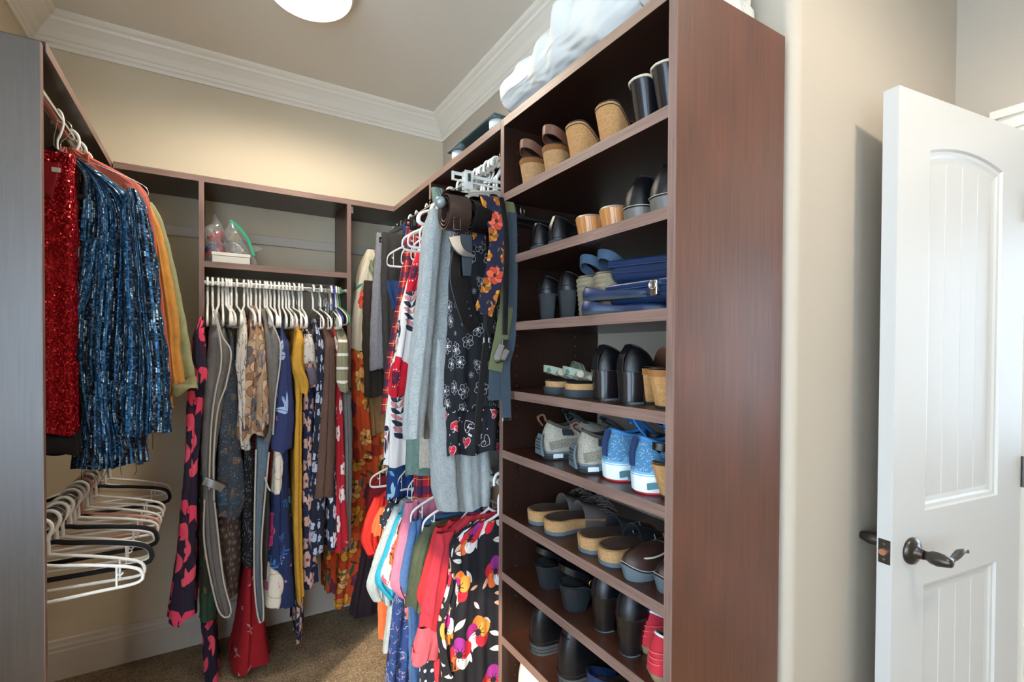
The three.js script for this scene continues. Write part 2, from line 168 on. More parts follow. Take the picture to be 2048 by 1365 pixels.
// ------------------------------------------------------------------ materials
const std = (o) => new THREE.MeshStandardMaterial(o);
const wood = (hex, rough, o = {}) => std({ color: hex, map: rep(woodTex, 0.5, 0.9), roughness: rough, ...o });
const M = {
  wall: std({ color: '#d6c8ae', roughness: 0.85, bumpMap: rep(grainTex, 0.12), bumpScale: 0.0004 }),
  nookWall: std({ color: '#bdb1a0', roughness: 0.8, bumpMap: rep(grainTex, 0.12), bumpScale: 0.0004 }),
  ceiling: std({ color: '#e6dfd3', roughness: 0.9 }),
  trim: std({ color: '#efe8da', roughness: 0.45 }),
  base: std({ color: '#cfc4b6', roughness: 0.5 }),
  carpet: std({ map: rep(carpetTex, 0.5), color: '#d8c6ac', roughness: 1, bumpMap: rep(pileTex, 0.25), bumpScale: 0.006 }),
  wood: wood('#4d3025', 0.33), woodShaded: wood('#38261f', 0.28), woodRed: new THREE.MeshPhysicalMaterial({ color: '#6b3d2b', map: rep(woodTex, 0.5, 0.9), roughness: 0.4, clearcoat: 0.6, clearcoatRoughness: 0.35 }), band: wood('#93796f', 0.5), bandLight: wood('#a98f7c', 0.5),  // inside boards: same laminate with shade painted in; edge bands lifted for window light
  chrome: std({ color: '#d6d6d4', metalness: 1, roughness: 0.18 }), steel: std({ color: '#8d8c8a', metalness: 1, roughness: 0.35 }), bronze: std({ color: '#55504c', metalness: 0.9, roughness: 0.32 }), copper: std({ color: '#d49a80', metalness: 0.8, roughness: 0.35 }), brass: std({ color: '#cda75e', metalness: 1, roughness: 0.3 }),
  white: std({ color: '#eeece6', roughness: 0.38 }), black: std({ color: '#141417', roughness: 0.6 }), velvet: std({ color: '#17171a', roughness: 0.95 }), pinkP: std({ color: '#d9a294', roughness: 0.4 }), blueP: std({ color: '#2b3fa6', roughness: 0.4 }), greenP: std({ color: '#1f9a72', roughness: 0.4 }),
  clear: new THREE.MeshPhysicalMaterial({ color: '#f4f6f2', roughness: 0.2, transmission: 0.4, thickness: 0, transparent: false }),
  door: std({ color: '#cfcdc8', roughness: 0.4 }),
  leather: std({ color: '#0f1013', roughness: 0.26, bumpMap: rep(grainTex, 0.05), bumpScale: 0.0004 }), leatherBrown: std({ color: '#3a2721', roughness: 0.4, bumpMap: rep(grainTex, 0.05), bumpScale: 0.0004 }), tan: std({ color: '#6f4a38', roughness: 0.45 }), navy: std({ color: '#152a4e', roughness: 0.3, bumpMap: rep(grainTex, 0.06), bumpScale: 0.0003 }), suede: std({ color: '#c22b3a', roughness: 0.9, bumpMap: rep(grainTex, 0.04), bumpScale: 0.0006 }), nubuck: std({ color: '#1d2227', roughness: 0.75 }), blackwood: std({ color: '#1a2024', roughness: 0.4, bumpMap: rep(woodTex, 0.06, 0.03), bumpScale: 0.0016 }),
  cork: std({ color: '#ece3dc', map: rep(corkTex, 0.09), roughness: 0.85, bumpMap: rep(grainTex, 0.05), bumpScale: 0.0008 }), bark: std({ color: '#efe4da', map: rep(barkTex, 0.11), roughness: 0.8, bumpMap: rep(grainTex, 0.06), bumpScale: 0.0008 }), oak: std({ map: rep(oakTex, 0.07, 0.2), roughness: 0.28 }), rope: std({ color: '#b5a98c', map: rep(heatherTex, 0.05), roughness: 0.95, bumpMap: rep(weaveTex, 0.03), bumpScale: 0.002 }),
  insole: std({ color: '#4b3a30', roughness: 0.9 }), insoleTan: std({ color: '#8c765e', roughness: 0.9 }), rubber: std({ color: '#2b3236', roughness: 0.7 }), rubberGrey: std({ color: '#5a666c', roughness: 0.6 }), cream: std({ color: '#d8cbb2', roughness: 0.6 }), foam: std({ color: '#dfe6ea', roughness: 0.6 }), redRubber: std({ color: '#e0434c', roughness: 0.5 }), teal: std({ color: '#5b8790', roughness: 0.3 }),
  denim: std({ color: '#41566f', roughness: 0.9, bumpMap: rep(weaveTex, 0.02), bumpScale: 0.0005 }), coral: std({ color: '#e0706a', roughness: 0.9 }), gum: std({ color: '#9c8468', roughness: 0.5 }),
  stitch: std({ color: '#b9b4a8', roughness: 0.9 }), label: std({ color: '#e9e4da', roughness: 0.8 }),
  whiteCloth: std({ color: '#dcdcd6', roughness: 0.75, side: 2, bumpMap: rep(lumpTex, 0.4, 0.9), bumpScale: 0.013 }), canvasCloth: std({ color: '#dcd5c4', roughness: 0.95, bumpMap: rep(weaveTex, 0.02), bumpScale: 0.0005, side: 2 }),
};
for (const k of ['leather', 'leatherBrown', 'tan', 'navy', 'suede', 'nubuck', 'denim', 'coral', 'white', 'whiteCloth', 'black']) M[k].side = THREE.DoubleSide;
const fabCache = {};
function fab(key, o = {}) {   // cloth: a print by its key, or one colour with heathered ('h#...') or plain ('#...') yarn
  const id = key + JSON.stringify(o); if (fabCache[id]) return fabCache[id];
  const base = { roughness: 0.88, side: THREE.DoubleSide, bumpMap: rep(weaveTex, 0.02), bumpScale: 0.0004 };
  const m = PR[key] ? std({ ...base, map: PR[key], ...o }) : key[0] === 'h' ? std({ ...base, color: key.slice(1), map: rep(heatherTex, 0.12), bumpMap: rep(grainTex, 0.05), bumpScale: 0.0012, ...o }) : std({ ...base, color: key, map: rep(plainTex, 0.2), ...o });
  return fabCache[id] = m;
}
const sequinRed = std({ color: '#b8101c', roughness: 0.26, metalness: 0.55, side: 2, normalMap: rep(sequinA, 0.3), normalScale: new THREE.Vector2(1, 1) });
const sequinBlue = std({ map: PR.sequinStripe, roughness: 0.32, metalness: 0.35, side: 2, normalMap: rep(sequinB, 0.34), normalScale: new THREE.Vector2(0.9, 0.9) });
// ------------------------------------------------------------------ the room
const XL = -0.64, XR = 1.16, ZB = -2.72, ZN = -0.645, XD = 2.12, CEIL = 2.735, T = 0.12, XW = -1.75, ZF = 2.05, TOP = 2.105;
struct('floor', box(XW - T, XD + T, -0.1, 0, ZB - T, ZF + T, 2, 0), M.carpet);
struct('ceiling', box(XW - T, XD + T, CEIL, CEIL + 0.1, ZB - T, ZF + T, 2, 0), M.ceiling);
struct('wall_back', box(XL - T, XR + T, 0, CEIL, ZB - T, ZB, 1, 0), M.wall);
struct('wall_left', box(XL - T, XL, 0, CEIL, ZB, -1.2, 1, 0), M.wall);
struct('wall_left_return', box(XW - T, XL - T, 0, CEIL, -1.32, -1.2, 1, 0), M.wall);
const VZ0 = -0.5, VZ1 = 1.55, VY0 = 0.3, VY1 = 2.4;
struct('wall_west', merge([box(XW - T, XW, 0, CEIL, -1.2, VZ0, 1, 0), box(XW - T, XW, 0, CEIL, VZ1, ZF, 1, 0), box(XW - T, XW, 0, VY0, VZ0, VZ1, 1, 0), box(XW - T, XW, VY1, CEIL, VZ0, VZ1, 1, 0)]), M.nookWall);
{
  const x0 = XW - 0.09, x1 = XW - 0.03, w = struct('added_window_2', merge([box(x0, x1, VY0, VY0 + 0.05, VZ0, VZ1), box(x0, x1, VY1 - 0.05, VY1, VZ0, VZ1), box(x0, x1, VY0, VY1, VZ0, VZ0 + 0.05), box(x0, x1, VY0, VY1, VZ1 - 0.05, VZ1), box(x0, x1, VY0, VY1, 0.48, 0.52)]), M.trim), gl = new THREE.MeshPhysicalMaterial({ transmission: 1, roughness: 0, thickness: 0, color: '#ffffff' });  // added unseen window, lets daylight in on the shoes
  part('window_pane', box(XW - 0.06, XW - 0.055, VY0 + 0.04, VY1 - 0.04, VZ0 + 0.04, 0.49, 1, 0), gl, w); part('window_pane', box(XW - 0.06, XW - 0.055, VY0 + 0.04, VY1 - 0.04, 0.51, VZ1 - 0.04, 1, 0), gl, w);
}
{   // wall behind the shoe cabinet with its rounded outside corner and the return towards the door
  const s = new THREE.Shape(), r = 0.03, x = (a) => a, z = (a) => -a;
  s.moveTo(XR, 2.72); s.lineTo(XR, -ZN + r); s.absarc(XR + r, -ZN + r, r, Math.PI, Math.PI * 1.5, false); s.lineTo(XD, -ZN); s.lineTo(XD, -ZN + T); s.lineTo(XR + T, -ZN + T); s.lineTo(XR + T, 2.72); s.closePath();
  const g = new THREE.ExtrudeGeometry(s, { depth: CEIL, bevelEnabled: false, curveSegments: 10 }); g.rotateX(-Math.PI / 2); g.computeVertexNormals();
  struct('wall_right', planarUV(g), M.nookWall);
}
const DZ0 = -0.452, DZ1 = 0.17, DH = 2.045;   // the doorway
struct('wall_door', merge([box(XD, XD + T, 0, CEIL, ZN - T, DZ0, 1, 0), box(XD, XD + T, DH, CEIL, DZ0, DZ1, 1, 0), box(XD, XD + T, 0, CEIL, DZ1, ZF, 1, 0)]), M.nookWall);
const WX0 = -1.45, WX1 = -0.35, WY0 = 0.25, WY1 = 2.3;
struct('wall_front', merge([box(XW - T, WX0, 0, CEIL, ZF, ZF + T, 1, 0), box(WX1, XD + T, 0, CEIL, ZF, ZF + T, 1, 0), box(WX0, WX1, 0, WY0, ZF, ZF + T, 1, 0), box(WX0, WX1, WY1, CEIL, ZF, ZF + T, 1, 0)]), M.nookWall);
{
  const w = struct('window_1', merge([box(WX0, WX1, WY0, WY0 + 0.05, ZF + 0.03, ZF + 0.09), box(WX0, WX1, WY1 - 0.05, WY1, ZF + 0.03, ZF + 0.09), box(WX0, WX0 + 0.05, WY0, WY1, ZF + 0.03, ZF + 0.09), box(WX1 - 0.05, WX1, WY0, WY1, ZF + 0.03, ZF + 0.09), box(-0.92, -0.88, WY0, WY1, ZF + 0.03, ZF + 0.09)]), M.trim);
  part('window_pane', box(WX0 + 0.04, -0.91, WY0 + 0.04, WY1 - 0.04, ZF + 0.055, ZF + 0.06, 1, 0), new THREE.MeshPhysicalMaterial({ transmission: 1, roughness: 0, thickness: 0, color: '#ffffff' }), w);
  part('window_pane', box(-0.89, WX1 - 0.04, WY0 + 0.04, WY1 - 0.04, ZF + 0.055, ZF + 0.06, 1, 0), w.children[0].material, w);
}
// the bright room beyond the doorway
struct('floor_hall', box(XD + T, 4.9, -0.1, 0, -1.8, 1.6, 0, 0), wood('#9c7350', 0.35));
struct('wall_hall_back', box(XD + T, 4.9, 0, CEIL, -1.92, -1.8, 1, 0), M.nookWall);
struct('wall_hall_front', box(XD + T, 4.9, 0, CEIL, 1.6, 1.72, 1, 0), M.nookWall);
struct('ceiling_hall', box(XD + T, 5, CEIL, CEIL + 0.1, -1.92, 1.72, 1, 0), M.ceiling);
struct('wall_hall_far', merge([box(4.9, 5.02, 0, 0.7, -1.92, 1.72, 1, 0), box(4.9, 5.02, 2.3, CEIL, -1.92, 1.72, 1, 0), box(4.9, 5.02, 0.7, 2.3, -1.92, -1.4, 1, 0), box(4.9, 5.02, 0.7, 2.3, 1.1, 1.72, 1, 0)]), M.nookWall);
// crown moulding and baseboards
const CROWN = [[0, -0.118], [0.01, -0.118], [0.012, -0.104], [0.02, -0.098], [0.024, -0.088], [0.03, -0.084], [0.046, -0.06], [0.07, -0.038], [0.078, -0.034], [0.082, -0.024], [0.094, -0.018], [0.1, -0.012], [0.1, 0]];
const BASE = [[0, 0], [0.016, 0], [0.016, 0.118], [0.013, 0.124], [0.013, 0.136], [0.009, 0.146], [0.007, 0.162], [0, 0.166]];
function runMould(prof, y, a, b, inward) {   // profile swept from a to b (x, z), flat facets
  const G = []; for (let k = 0; k < prof.length - 1; k++) G.push(surf(2, 2, (i, j) => { const e = i ? b : a, p = prof[k + j]; return [e[0] + inward[0] * p[0], y + p[1], e[1] + inward[1] * p[0]]; }));
  const g = merge(G); g.computeVertexNormals(); return g;
}
M.trim.side = M.base.side = 2;
struct('trim_1', runMould(CROWN, CEIL, [XL, ZB], [XR, ZB], [0, 1]), M.trim);
struct('trim_2', runMould(CROWN, CEIL, [XL, -1.2], [XL, ZB], [1, 0]), M.trim);
struct('trim_3', runMould(CROWN, CEIL, [XR, ZB], [XR, ZN], [-1, 0]), M.trim);
struct('baseboard_back', runMould(BASE, 0, [XL, ZB], [XR, ZB], [0, 1]), M.base);
struct('baseboard_left', runMould(BASE, 0, [XL, -1.2], [XL, ZB], [1, 0]), M.base);
struct('baseboard_right', runMould(BASE, 0, [XR + 0.03, ZN], [XD, ZN], [0, 1]), M.base);
// door casing with a stepped head
{
  const cs = [[0, 0.022, 0.07], [0.022, 0.05, 0.05], [0.03, 0.075, 0.04]];
  struct('trim_4', merge([box(XD - 0.02, XD, 0, DH + 0.01, DZ0 - 0.085, DZ0 - 0.005, 1), box(XD - 0.028, XD, 0, DH + 0.01, DZ0 - 0.09, DZ0 - 0.068, 1), box(XD - 0.02, XD, 0, DH + 0.01, DZ1 + 0.005, DZ1 + 0.085, 1),
    box(XD - 0.02, XD, DH, DH + 0.085, DZ0 - 0.085, DZ1 + 0.085, 2), box(XD - 0.028, XD, DH + 0.028, DH + 0.05, DZ0 - 0.085, DZ1 + 0.085, 2), box(XD - 0.034, XD, DH + 0.068, DH + 0.094, DZ0 - 0.1, DZ1 + 0.1, 2),
    box(XD, XD + T, 0, DH, DZ0 - 0.005, DZ0 + 0.012, 1), box(XD, XD + T, 0, DH, DZ1 - 0.012, DZ1 + 0.005, 1), box(XD, XD + T, DH - 0.012, DH + 0.005, DZ0, DZ1, 2)]), M.trim);
}
// ------------------------------------------------------------------ the door, open into the room
{
  const DW = 0.622, D = new THREE.Group(); D.name = 'door_1'; D.userData = { kind: 'structure' }; scene.add(D);
  D.position.set(1.418, 0.012, -0.538); D.rotation.y = -Math.atan2(0.083, 0.617);
  const u0 = 0.135, u1 = 0.492, outline = (yb, yt, rise, ins) => { const a = u0 + ins, b = u1 - ins, p = [[a, yb + ins], [b, yb + ins]]; for (let k = 0; k <= 16; k++) { const t = k / 16; p.push([lerp(b, a, t), yt - ins + rise * 4 * t * (1 - t)]); } return p; };
  const s = new THREE.Shape([[0, 0], [DW, 0], [DW, 2.018], [0, 2.018]].map((p) => new THREE.Vector2(...p)));
  const P = [[0.965, 1.883, 0.024], [0.24, 0.775, 0]];
  for (const p of P) s.holes.push(new THREE.Path(outline(...p, 0).map((q) => new THREE.Vector2(...q)).reverse()));
  const g = new THREE.ExtrudeGeometry(s, { depth: 0.035, bevelEnabled: false }); g.translate(0, 0, -0.035);
  part('door_slab', g, M.door, D);
  const prof = [[0, 0], [0.004, -0.006], [0.012, -0.007], [0.018, -0.011], [0.036, -0.014]];
  for (const p of P) {
    const G = []; for (let k = 0; k < prof.length - 1; k++) { const A = outline(...p, prof[k][0]), B = outline(...p, prof[k + 1][0]), n = A.length; G.push(surf(n + 1, 2, (i, j) => { const q = (j ? B : A)[i % n]; return [q[0], q[1], prof[k + j][1]]; }).toNonIndexed()); }
    const m = merge(G); m.computeVertexNormals(); const dm = M.door.clone(); dm.side = 2; part('panel_moulding', m, dm, D);
    const cuts = [u0 + 0.02, 0.234, 0.313, 0.391, u1 - 0.02];
    for (let k = 0; k < 4; k++) part('plank', box(cuts[k], cuts[k + 1], p[0] + 0.01, p[1] + p[2], -0.024, -0.013, 1, 0.0035), M.door, D);
  }
  const lathe = (pts, seg = 32) => new THREE.LatheGeometry(pts.map((p) => new THREE.Vector2(...p)), seg);
  for (const side of [1, -1]) {
    const k = new THREE.Group(); k.name = 'door_handle'; D.add(k); k.position.set(0.076, 0.872, side > 0 ? 0 : -0.035); if (side < 0) k.rotation.y = Math.PI;
    const rose = lathe([[0, 0], [0.033, 0], [0.034, 0.004], [0.031, 0.01], [0.022, 0.014], [0.014, 0.017], [0.012, 0.03], [0, 0.03]]); rose.rotateX(Math.PI / 2); part('rose', rose, M.bronze, k);
    const neck = lathe([[0, 0], [0.011, 0], [0.011, 0.01], [0.016, 0.018], [0.017, 0.032], [0.012, 0.05], [0.009, 0.058], [0, 0.06]]); neck.rotateX(Math.PI / 2); neck.translate(0, 0, 0.028);
    const s = side, lev = ribbon([V(0.004 * s, 0, 0.062), V(0.03 * s, -0.008, 0.066), V(0.055 * s, -0.002, 0.066), V(0.085 * s, 0.008, 0.064), V(0.112 * s, 0.004, 0.062)], (t) => V(0, Math.cos(0.4 + t * 1.0), Math.sin(0.4 + t * 1.0)), (t) => lerp(0.03, 0.014, t), 0.008);
    part('lever', merge([neck, lev]), M.bronze, k);
  }
  const lp = part('latch_plate', box(-0.0015, 0.0008, 0.845, 0.905, -0.031, -0.004, 1, 0.0007), M.bronze, D);
  const bolt = new THREE.CylinderGeometry(0.008, 0.008, 0.012, 20); bolt.rotateZ(Math.PI / 2); bolt.translate(-0.004, 0.875, -0.0175); part('latch_bolt', bolt, M.copper, lp);
  for (const y of [0.888, 0.862]) { const c = new THREE.CylinderGeometry(0.0032, 0.0032, 0.001, 12); c.rotateZ(Math.PI / 2); c.translate(-0.0018, y + 0.006 * Math.sign(y - 0.875), -0.0175); part('screw', c, M.steel, lp); }
  for (const y of [0.25, 1.02, 1.8]) { const c = new THREE.CylinderGeometry(0.006, 0.006, 0.09, 14); c.translate(DW + 0.004, y, 0.004); part('hinge', c, M.bronze, D); }
}
// ------------------------------------------------------------------ ceiling lamps
function lamp(i, label) {
  const L = LAMPS[i], [x, z] = L.p, t = thing('ceiling_lamp', label, 'lamp'); t.position.set(x, CEIL, z);
  part('lamp_base', new THREE.LatheGeometry([[0, 0], [0.165, 0], [0.168, -0.01], [0.16, -0.026], [0.15, -0.03]].map((p) => new THREE.Vector2(...p)), 48), std({ color: '#d9d6cf', roughness: 0.4, side: 2 }), t);
  const dome = []; for (let k = 0; k <= 14; k++) { const a = k / 14 * Math.PI / 2; dome.push(new THREE.Vector2(0.15 * Math.cos(a), -0.03 - 0.056 * Math.sin(a))); }
  part('lamp_shade', new THREE.LatheGeometry(dome, 48), std({ color: '#fff8ec', roughness: 0.4, emissive: new THREE.Color(...L.c), emissiveIntensity: 1.3, side: 2 }), t);
  const p = new THREE.SpotLight(new THREE.Color(...L.c), L.i, 0, 1.53, 0.3, 2); p.position.set(0, -0.1, 0); p.target.position.set(0, -2, 0); t.add(p.target); p.target.name = 'lamp_aim'; p.castShadow = true; p.shadow.radius = 5; p.shadow.mapSize.set(1024, 1024); p.name = 'lamp_light'; t.add(p);
}
lamp(0, 'white glass dome lamp on the ceiling above the hanging clothes');
lamp(1, 'white glass dome lamp on the ceiling in front of the white door');
lamp(2, 'added white glass dome lamp on the ceiling beside the window, for fill light');

// ------------------------------------------------------------------ closet units of dark laminate
function board(name, parent, mat, [x0, x1, y0, y1, z0, z1], grain, band, bandMat = M.band) {   // a board with its edge banding on one face
  const m = part(name, box(x0, x1, y0, y1, z0, z1, grain, 0.001), mat, parent), e = 0.0008;
  if (band === '-x') part('edge_band', box(x0 - e, x0 + e, y0, y1, z0, z1, grain, 0), bandMat, m);
  if (band === '+x') part('edge_band', box(x1 - e, x1 + e, y0, y1, z0, z1, grain, 0), bandMat, m);
  if (band === '+z') part('edge_band', box(x0, x1, y0, y1, z1 - e, z1 + e, grain, 0), bandMat, m);
  return m;
}
const rod = (a, b, r = 0.014) => { const c = new THREE.CylinderGeometry(r, r, a.distanceTo(b), 24); c.rotateX(Math.PI / 2); const m = new THREE.Matrix4().lookAt(a, b, V(0, 1, 0)); c.applyMatrix4(m); c.translate((a.x + b.x) / 2, (a.y + b.y) / 2, (a.z + b.z) / 2); return c; };
const SHELF = [1.871, 1.67, 1.468, 1.26, 1.071, 0.871, 0.687, 0.484, 0.285], CF = 0.77, CZ0 = -1.325, CZ1 = -0.677, TH = 0.025;
{
  const t = thing('shoe_cabinet', 'tall dark brown open cabinet with nine shelves of shoes', 'cabinet');
  board('side_panel', t, M.woodRed, [CF, XR - 0.022, 0, TOP + 0.012, CZ1, CZ1 + 0.02], 1, '-x');
  board('side_panel', t, M.woodShaded, [CF, XR - 0.004, 0, TOP, CZ0 - 0.02, CZ0], 1, '-x');
  board('top_board', t, M.woodShaded, [CF, XR - 0.004, TOP - TH, TOP, CZ0, CZ1], 2, '-x', M.bandLight);
  SHELF.forEach((y) => board('shelf', t, y < 1.3 ? M.wood : M.woodShaded, [CF, XR - 0.004, y - TH, y, CZ0, CZ1], 2, '-x'));  // upper shelves take the laminate copy with shade in its colour
  board('bottom_board', t, M.wood, [CF, XR - 0.004, 0.07, 0.095, CZ0, CZ1], 2, '-x');
  board('toe_kick', t, M.wood, [CF + 0.05, CF + 0.07, 0, 0.07, CZ0, CZ1], 2);
  const h = []; for (let y = 0.15; y < 2.06; y += 0.032) for (const x of [CF + 0.05, CF + 0.285]) { if (SHELF.some((s) => y > s - TH - 0.004 && y < s + 0.004)) continue; const c = new THREE.CylinderGeometry(0.0028, 0.0028, 0.0012, 8); c.rotateX(Math.PI / 2); c.translate(x, y, CZ0 + 0.0004); h.push(c); }
  const m = part('shelf_pin_holes', merge(h), M.steel, t); m.userData.kind = 'stuff';
  rebase(t);
}
{
  const t = thing('hanging_unit', 'dark brown hanging unit with end panel and top shelf, beside the red sequin blouse', 'closet unit');
  board('side_panel', t, new THREE.MeshPhysicalMaterial({ color: '#46392f', map: rep(woodTex, 0.5, 0.9), roughness: 0.4, clearcoat: 1, clearcoatRoughness: 0.32 }), [XL + 0.004, -0.345, 0, TOP - 0.012, -1.565, -1.546], 1, '+x');
  board('top_shelf', t, M.woodShaded, [XL + 0.004, -0.34, TOP - TH, TOP, ZB + 0.004, -1.568], 2, '+x');
  part('hanging_rod', rod(V(-0.375, 2.02, -1.568), V(-0.375, 2.02, ZB + 0.02)), M.chrome, t, 'upper chrome hanging rod');
  part('hanging_rod', rod(V(-0.375, 0.935, -1.568), V(-0.375, 0.935, ZB + 0.02)), M.bronze, t, 'lower chrome hanging rod with its shade painted dark');  // chrome rod drawn in bronze: its shade is put into the colour
  for (const y of [2.02, 0.935]) { const c = new THREE.CylinderGeometry(0.026, 0.026, 0.016, 24); c.rotateX(Math.PI / 2); c.translate(-0.375, y, ZB + 0.012); part('rod_socket', c, M.chrome, t); }
  rebase(t);
}
{
  const t = thing('hanging_unit', 'dark brown hanging unit on the back wall with two uprights and a short shelf', 'closet unit');
  for (const x of [-0.057, 0.54]) { board('upright', t, M.wood, [x, x + 0.019, 1.2, TOP - TH, ZB + 0.02, -2.42], 1, '+z'); }
  board('top_shelf', t, M.woodShaded, [-0.335, CF - 0.002, TOP - TH, TOP, ZB + 0.004, -2.42], 0, '+z');
  board('shelf', t, M.woodShaded, [-0.038, 0.54, 1.727, 1.752, ZB + 0.004, -2.42], 0, '+z');
  part('hanging_rod', rod(V(-0.038, 1.665, -2.45), V(0.54, 1.665, -2.45)), M.chrome, t);
  const h = []; for (let y = 1.78; y < 2.06; y += 0.032) for (const z of [-2.45, -2.66]) for (const [x, s] of [[-0.038, 1], [0.54, -1]]) { const c = new THREE.CylinderGeometry(0.0028, 0.0028, 0.0012, 8); c.rotateZ(Math.PI / 2); c.translate(x + s * 0.0004, y, z); h.push(c); }
  part('shelf_pin_holes', merge(h), M.steel, t).userData.kind = 'stuff';
  const b = box(0.556, 0.575, TOP - 0.06, TOP - TH, -2.5, -2.44); part('shelf_bracket', b, M.steel, t);
  rebase(t);
}
struct('trim_5', box(XL, XR, 1.9, 1.945, ZB, ZB + 0.018, 0, 0.003), M.base);
{
  const t = thing('hanging_unit', 'dark brown hanging unit with two rods between the back corner and the shoe cabinet', 'closet unit');
  board('top_shelf', t, M.woodShaded, [CF, XR - 0.004, TOP - TH, TOP, ZB + 0.004, CZ0 - 0.021], 2, '-x');
  board('upright', t, M.wood, [CF + 0.17, XR - 0.004, 1.2, TOP - TH, -1.948, -1.929], 1, '-x');
  board('upright_top', t, M.wood, [CF, CF + 0.17, TOP - 0.09, TOP - TH, -1.948, -1.929], 1, '-x');
  part('hanging_rod', rod(V(0.81, 2.01, CZ0 - 0.02), V(0.81, 2.01, ZB + 0.02)), M.chrome, t, 'upper chrome hanging rod');
  part('hanging_rod', rod(V(0.81, 0.945, CZ0 - 0.02), V(0.81, 0.945, ZB + 0.02)), M.chrome, t, 'lower chrome hanging rod');
  rebase(t);
}
// ------------------------------------------------------------------ clothes: lofts of rounded cross-sections with folds
// rows: [y, left, right(, zShift)] measured in the photograph and met with the garment's own plane; null mirrors about the hanger's axis cx
function cloth(o) {
  const { z, hd, cx = null, cap = null } = o; let rows = o.rows.map((r) => {
    const zz = z + (r[3] || 0), zf = zz + hd, h = atZ((r[1] ?? r[2]), r[0], zf); let a = r[1] === null ? null : atZ(r[1], r[0], zf).x, b = r[2] === null ? null : atZ(r[2], r[0], zf).x;
    if (a === null) a = 2 * cx - b; if (b === null) b = 2 * cx - a; if (cap) { a = Math.max(a, cap[0]); b = Math.min(b, cap[1]); }
    return { y: h.y, a, b, z: zz };
  });
  rows.sort((p, q) => q.y - p.y);
  const y0 = rows[0].y, y1 = rows[rows.length - 1].y, n = clamp(Math.round((y0 - y1) / 0.02), 8, 64), at = (y) => { for (let i = 1; i < rows.length; i++) if (y >= rows[i].y - 1e-9) { const p = rows[i - 1], q = rows[i], t = (p.y - y) / (p.y - q.y || 1); return { a: lerp(p.a, q.a, t), b: lerp(p.b, q.b, t), z: lerp(p.z, q.z, t) }; } return rows[rows.length - 1]; };
  let S = []; for (let j = 0; j <= n; j++) { const y = lerp(y0, y1, j / n); S.push({ y, ...at(y) }); }
  for (let k = 0; k < 2; k++) S = S.map((s, j) => j && j < n ? { ...s, a: (S[j - 1].a + 2 * s.a + S[j + 1].a) / 4, b: (S[j - 1].b + 2 * s.b + S[j + 1].b) / 4, z: (S[j - 1].z + 2 * s.z + S[j + 1].z) / 4 } : s);
  const mw = S.reduce((q, s) => q + (s.b - s.a) / 2, 0) / S.length, nx = clamp(Math.round(mw * 2 / 0.011), 3, 34), nz = clamp(Math.round(hd * 2 / 0.014), 1, 26), C = [];
  const side = (x0, z0, x1, z1, nX, nZ, k) => { for (let i = 0; i < k; i++) C.push([lerp(x0, x1, i / k), lerp(z0, z1, i / k), nX, nZ]); }, corner = (x, zc, a) => { for (let i = 0; i < 4; i++) { const t = a + i / 4 * Math.PI / 2; C.push([x, zc, Math.cos(t), Math.sin(t)]); } };
  side(0, -1, -1, -1, 0, -1, nx); corner(-1, -1, -Math.PI / 2); const rev = C.splice(0);   // build counter-clockwise instead
  side(0, -1, 1, -1, 0, -1, nx); corner(1, -1, -Math.PI / 2); side(1, -1, 1, 1, 1, 0, nz); corner(1, 1, 0); side(1, 1, -1, 1, 0, 1, nx * 2); corner(-1, 1, Math.PI / 2); side(-1, 1, -1, -1, -1, 0, nz); corner(-1, -1, Math.PI); side(-1, -1, 0, -1, 0, -1, nx); C.push([0, -1, 0, -1]);
  const q = [0]; for (let i = 1; i < C.length; i++) q.push(q[i - 1] + Math.hypot((C[i][0] - C[i - 1][0]) * mw, (C[i][1] - C[i - 1][1]) * hd) + (C[i][2] !== C[i - 1][2] ? 0.01 : 0));
  const Lp = q[q.length - 1], per = (wl) => Math.max(1, Math.round(Lp / wl)) * 2 * Math.PI / Lp, f = o.fold ?? 0.008, wl = o.wave || 0.07, k1 = per(wl * rr(0.9, 1.3)), k2 = per(wl * rr(0.5, 0.7)), k3 = per(wl * 2.3), p1 = rr(0, 6), p2 = rr(0, 6), p3 = rr(0, 6), lean = rr(-2, 2), ruck = o.ruck ?? 0.0018, hem = o.hem ?? 0.006, tilt = o.tilt || 0;
  const extra = 2, rowsN = n + 1 + extra;
  const g = surf(C.length, rowsN, (i, j) => {
    const jj = Math.min(j, n), s = S[jj], v = (y0 - s.y), t = jj / n, c = C[i], hw = Math.max(0.004, (s.b - s.a) / 2), xc = (s.a + s.b) / 2;
    const sh = hd * (o.slope ? clamp(0.22 + v / o.slope, 0.22, 1) : clamp(0.5 + v / 0.08, 0.5, 1)), r = Math.min(hw, sh) * 0.75;
    const A = f * (0.18 + 0.82 * Math.pow(t, 0.8)), w = Math.sin(q[i] * k1 + p1 + lean * v * 2) + 0.5 * Math.sin(q[i] * k2 + p2 - lean * v * 3) + 0.6 * Math.sin(q[i] * k3 + p3 + v * 3);
    let d = A * w * 0.6 + ruck * Math.sin(q[i] * 31 + v * 47 + p2) * Math.sin(v * 23 + q[i] * 9 + p1);
    d = Math.max(d, -0.7 * Math.min(hw, sh)); if (j > n) d -= 0.004;
    const x = xc + c[0] * (hw - r) + c[2] * (r + d), zz = s.z + c[1] * (sh - r) + c[3] * (r + d);
    const y = s.y + (t > 0.8 ? (t - 0.8) / 0.2 * (hem * Math.sin(q[i] * k3 + p2) + tilt * c[0]) : 0) + (j === n + 2 ? 0.04 : 0);
    return [x, y, zz, q[i], s.y + (j > n ? (j - n) * 0.01 : 0)];
  }, true);
  return g;
}
const LEFT = { cx: -0.375, cap: [-0.62, 0.2] }, RIGHT = { cx: 0.81, cap: [0.2, 1.1] };
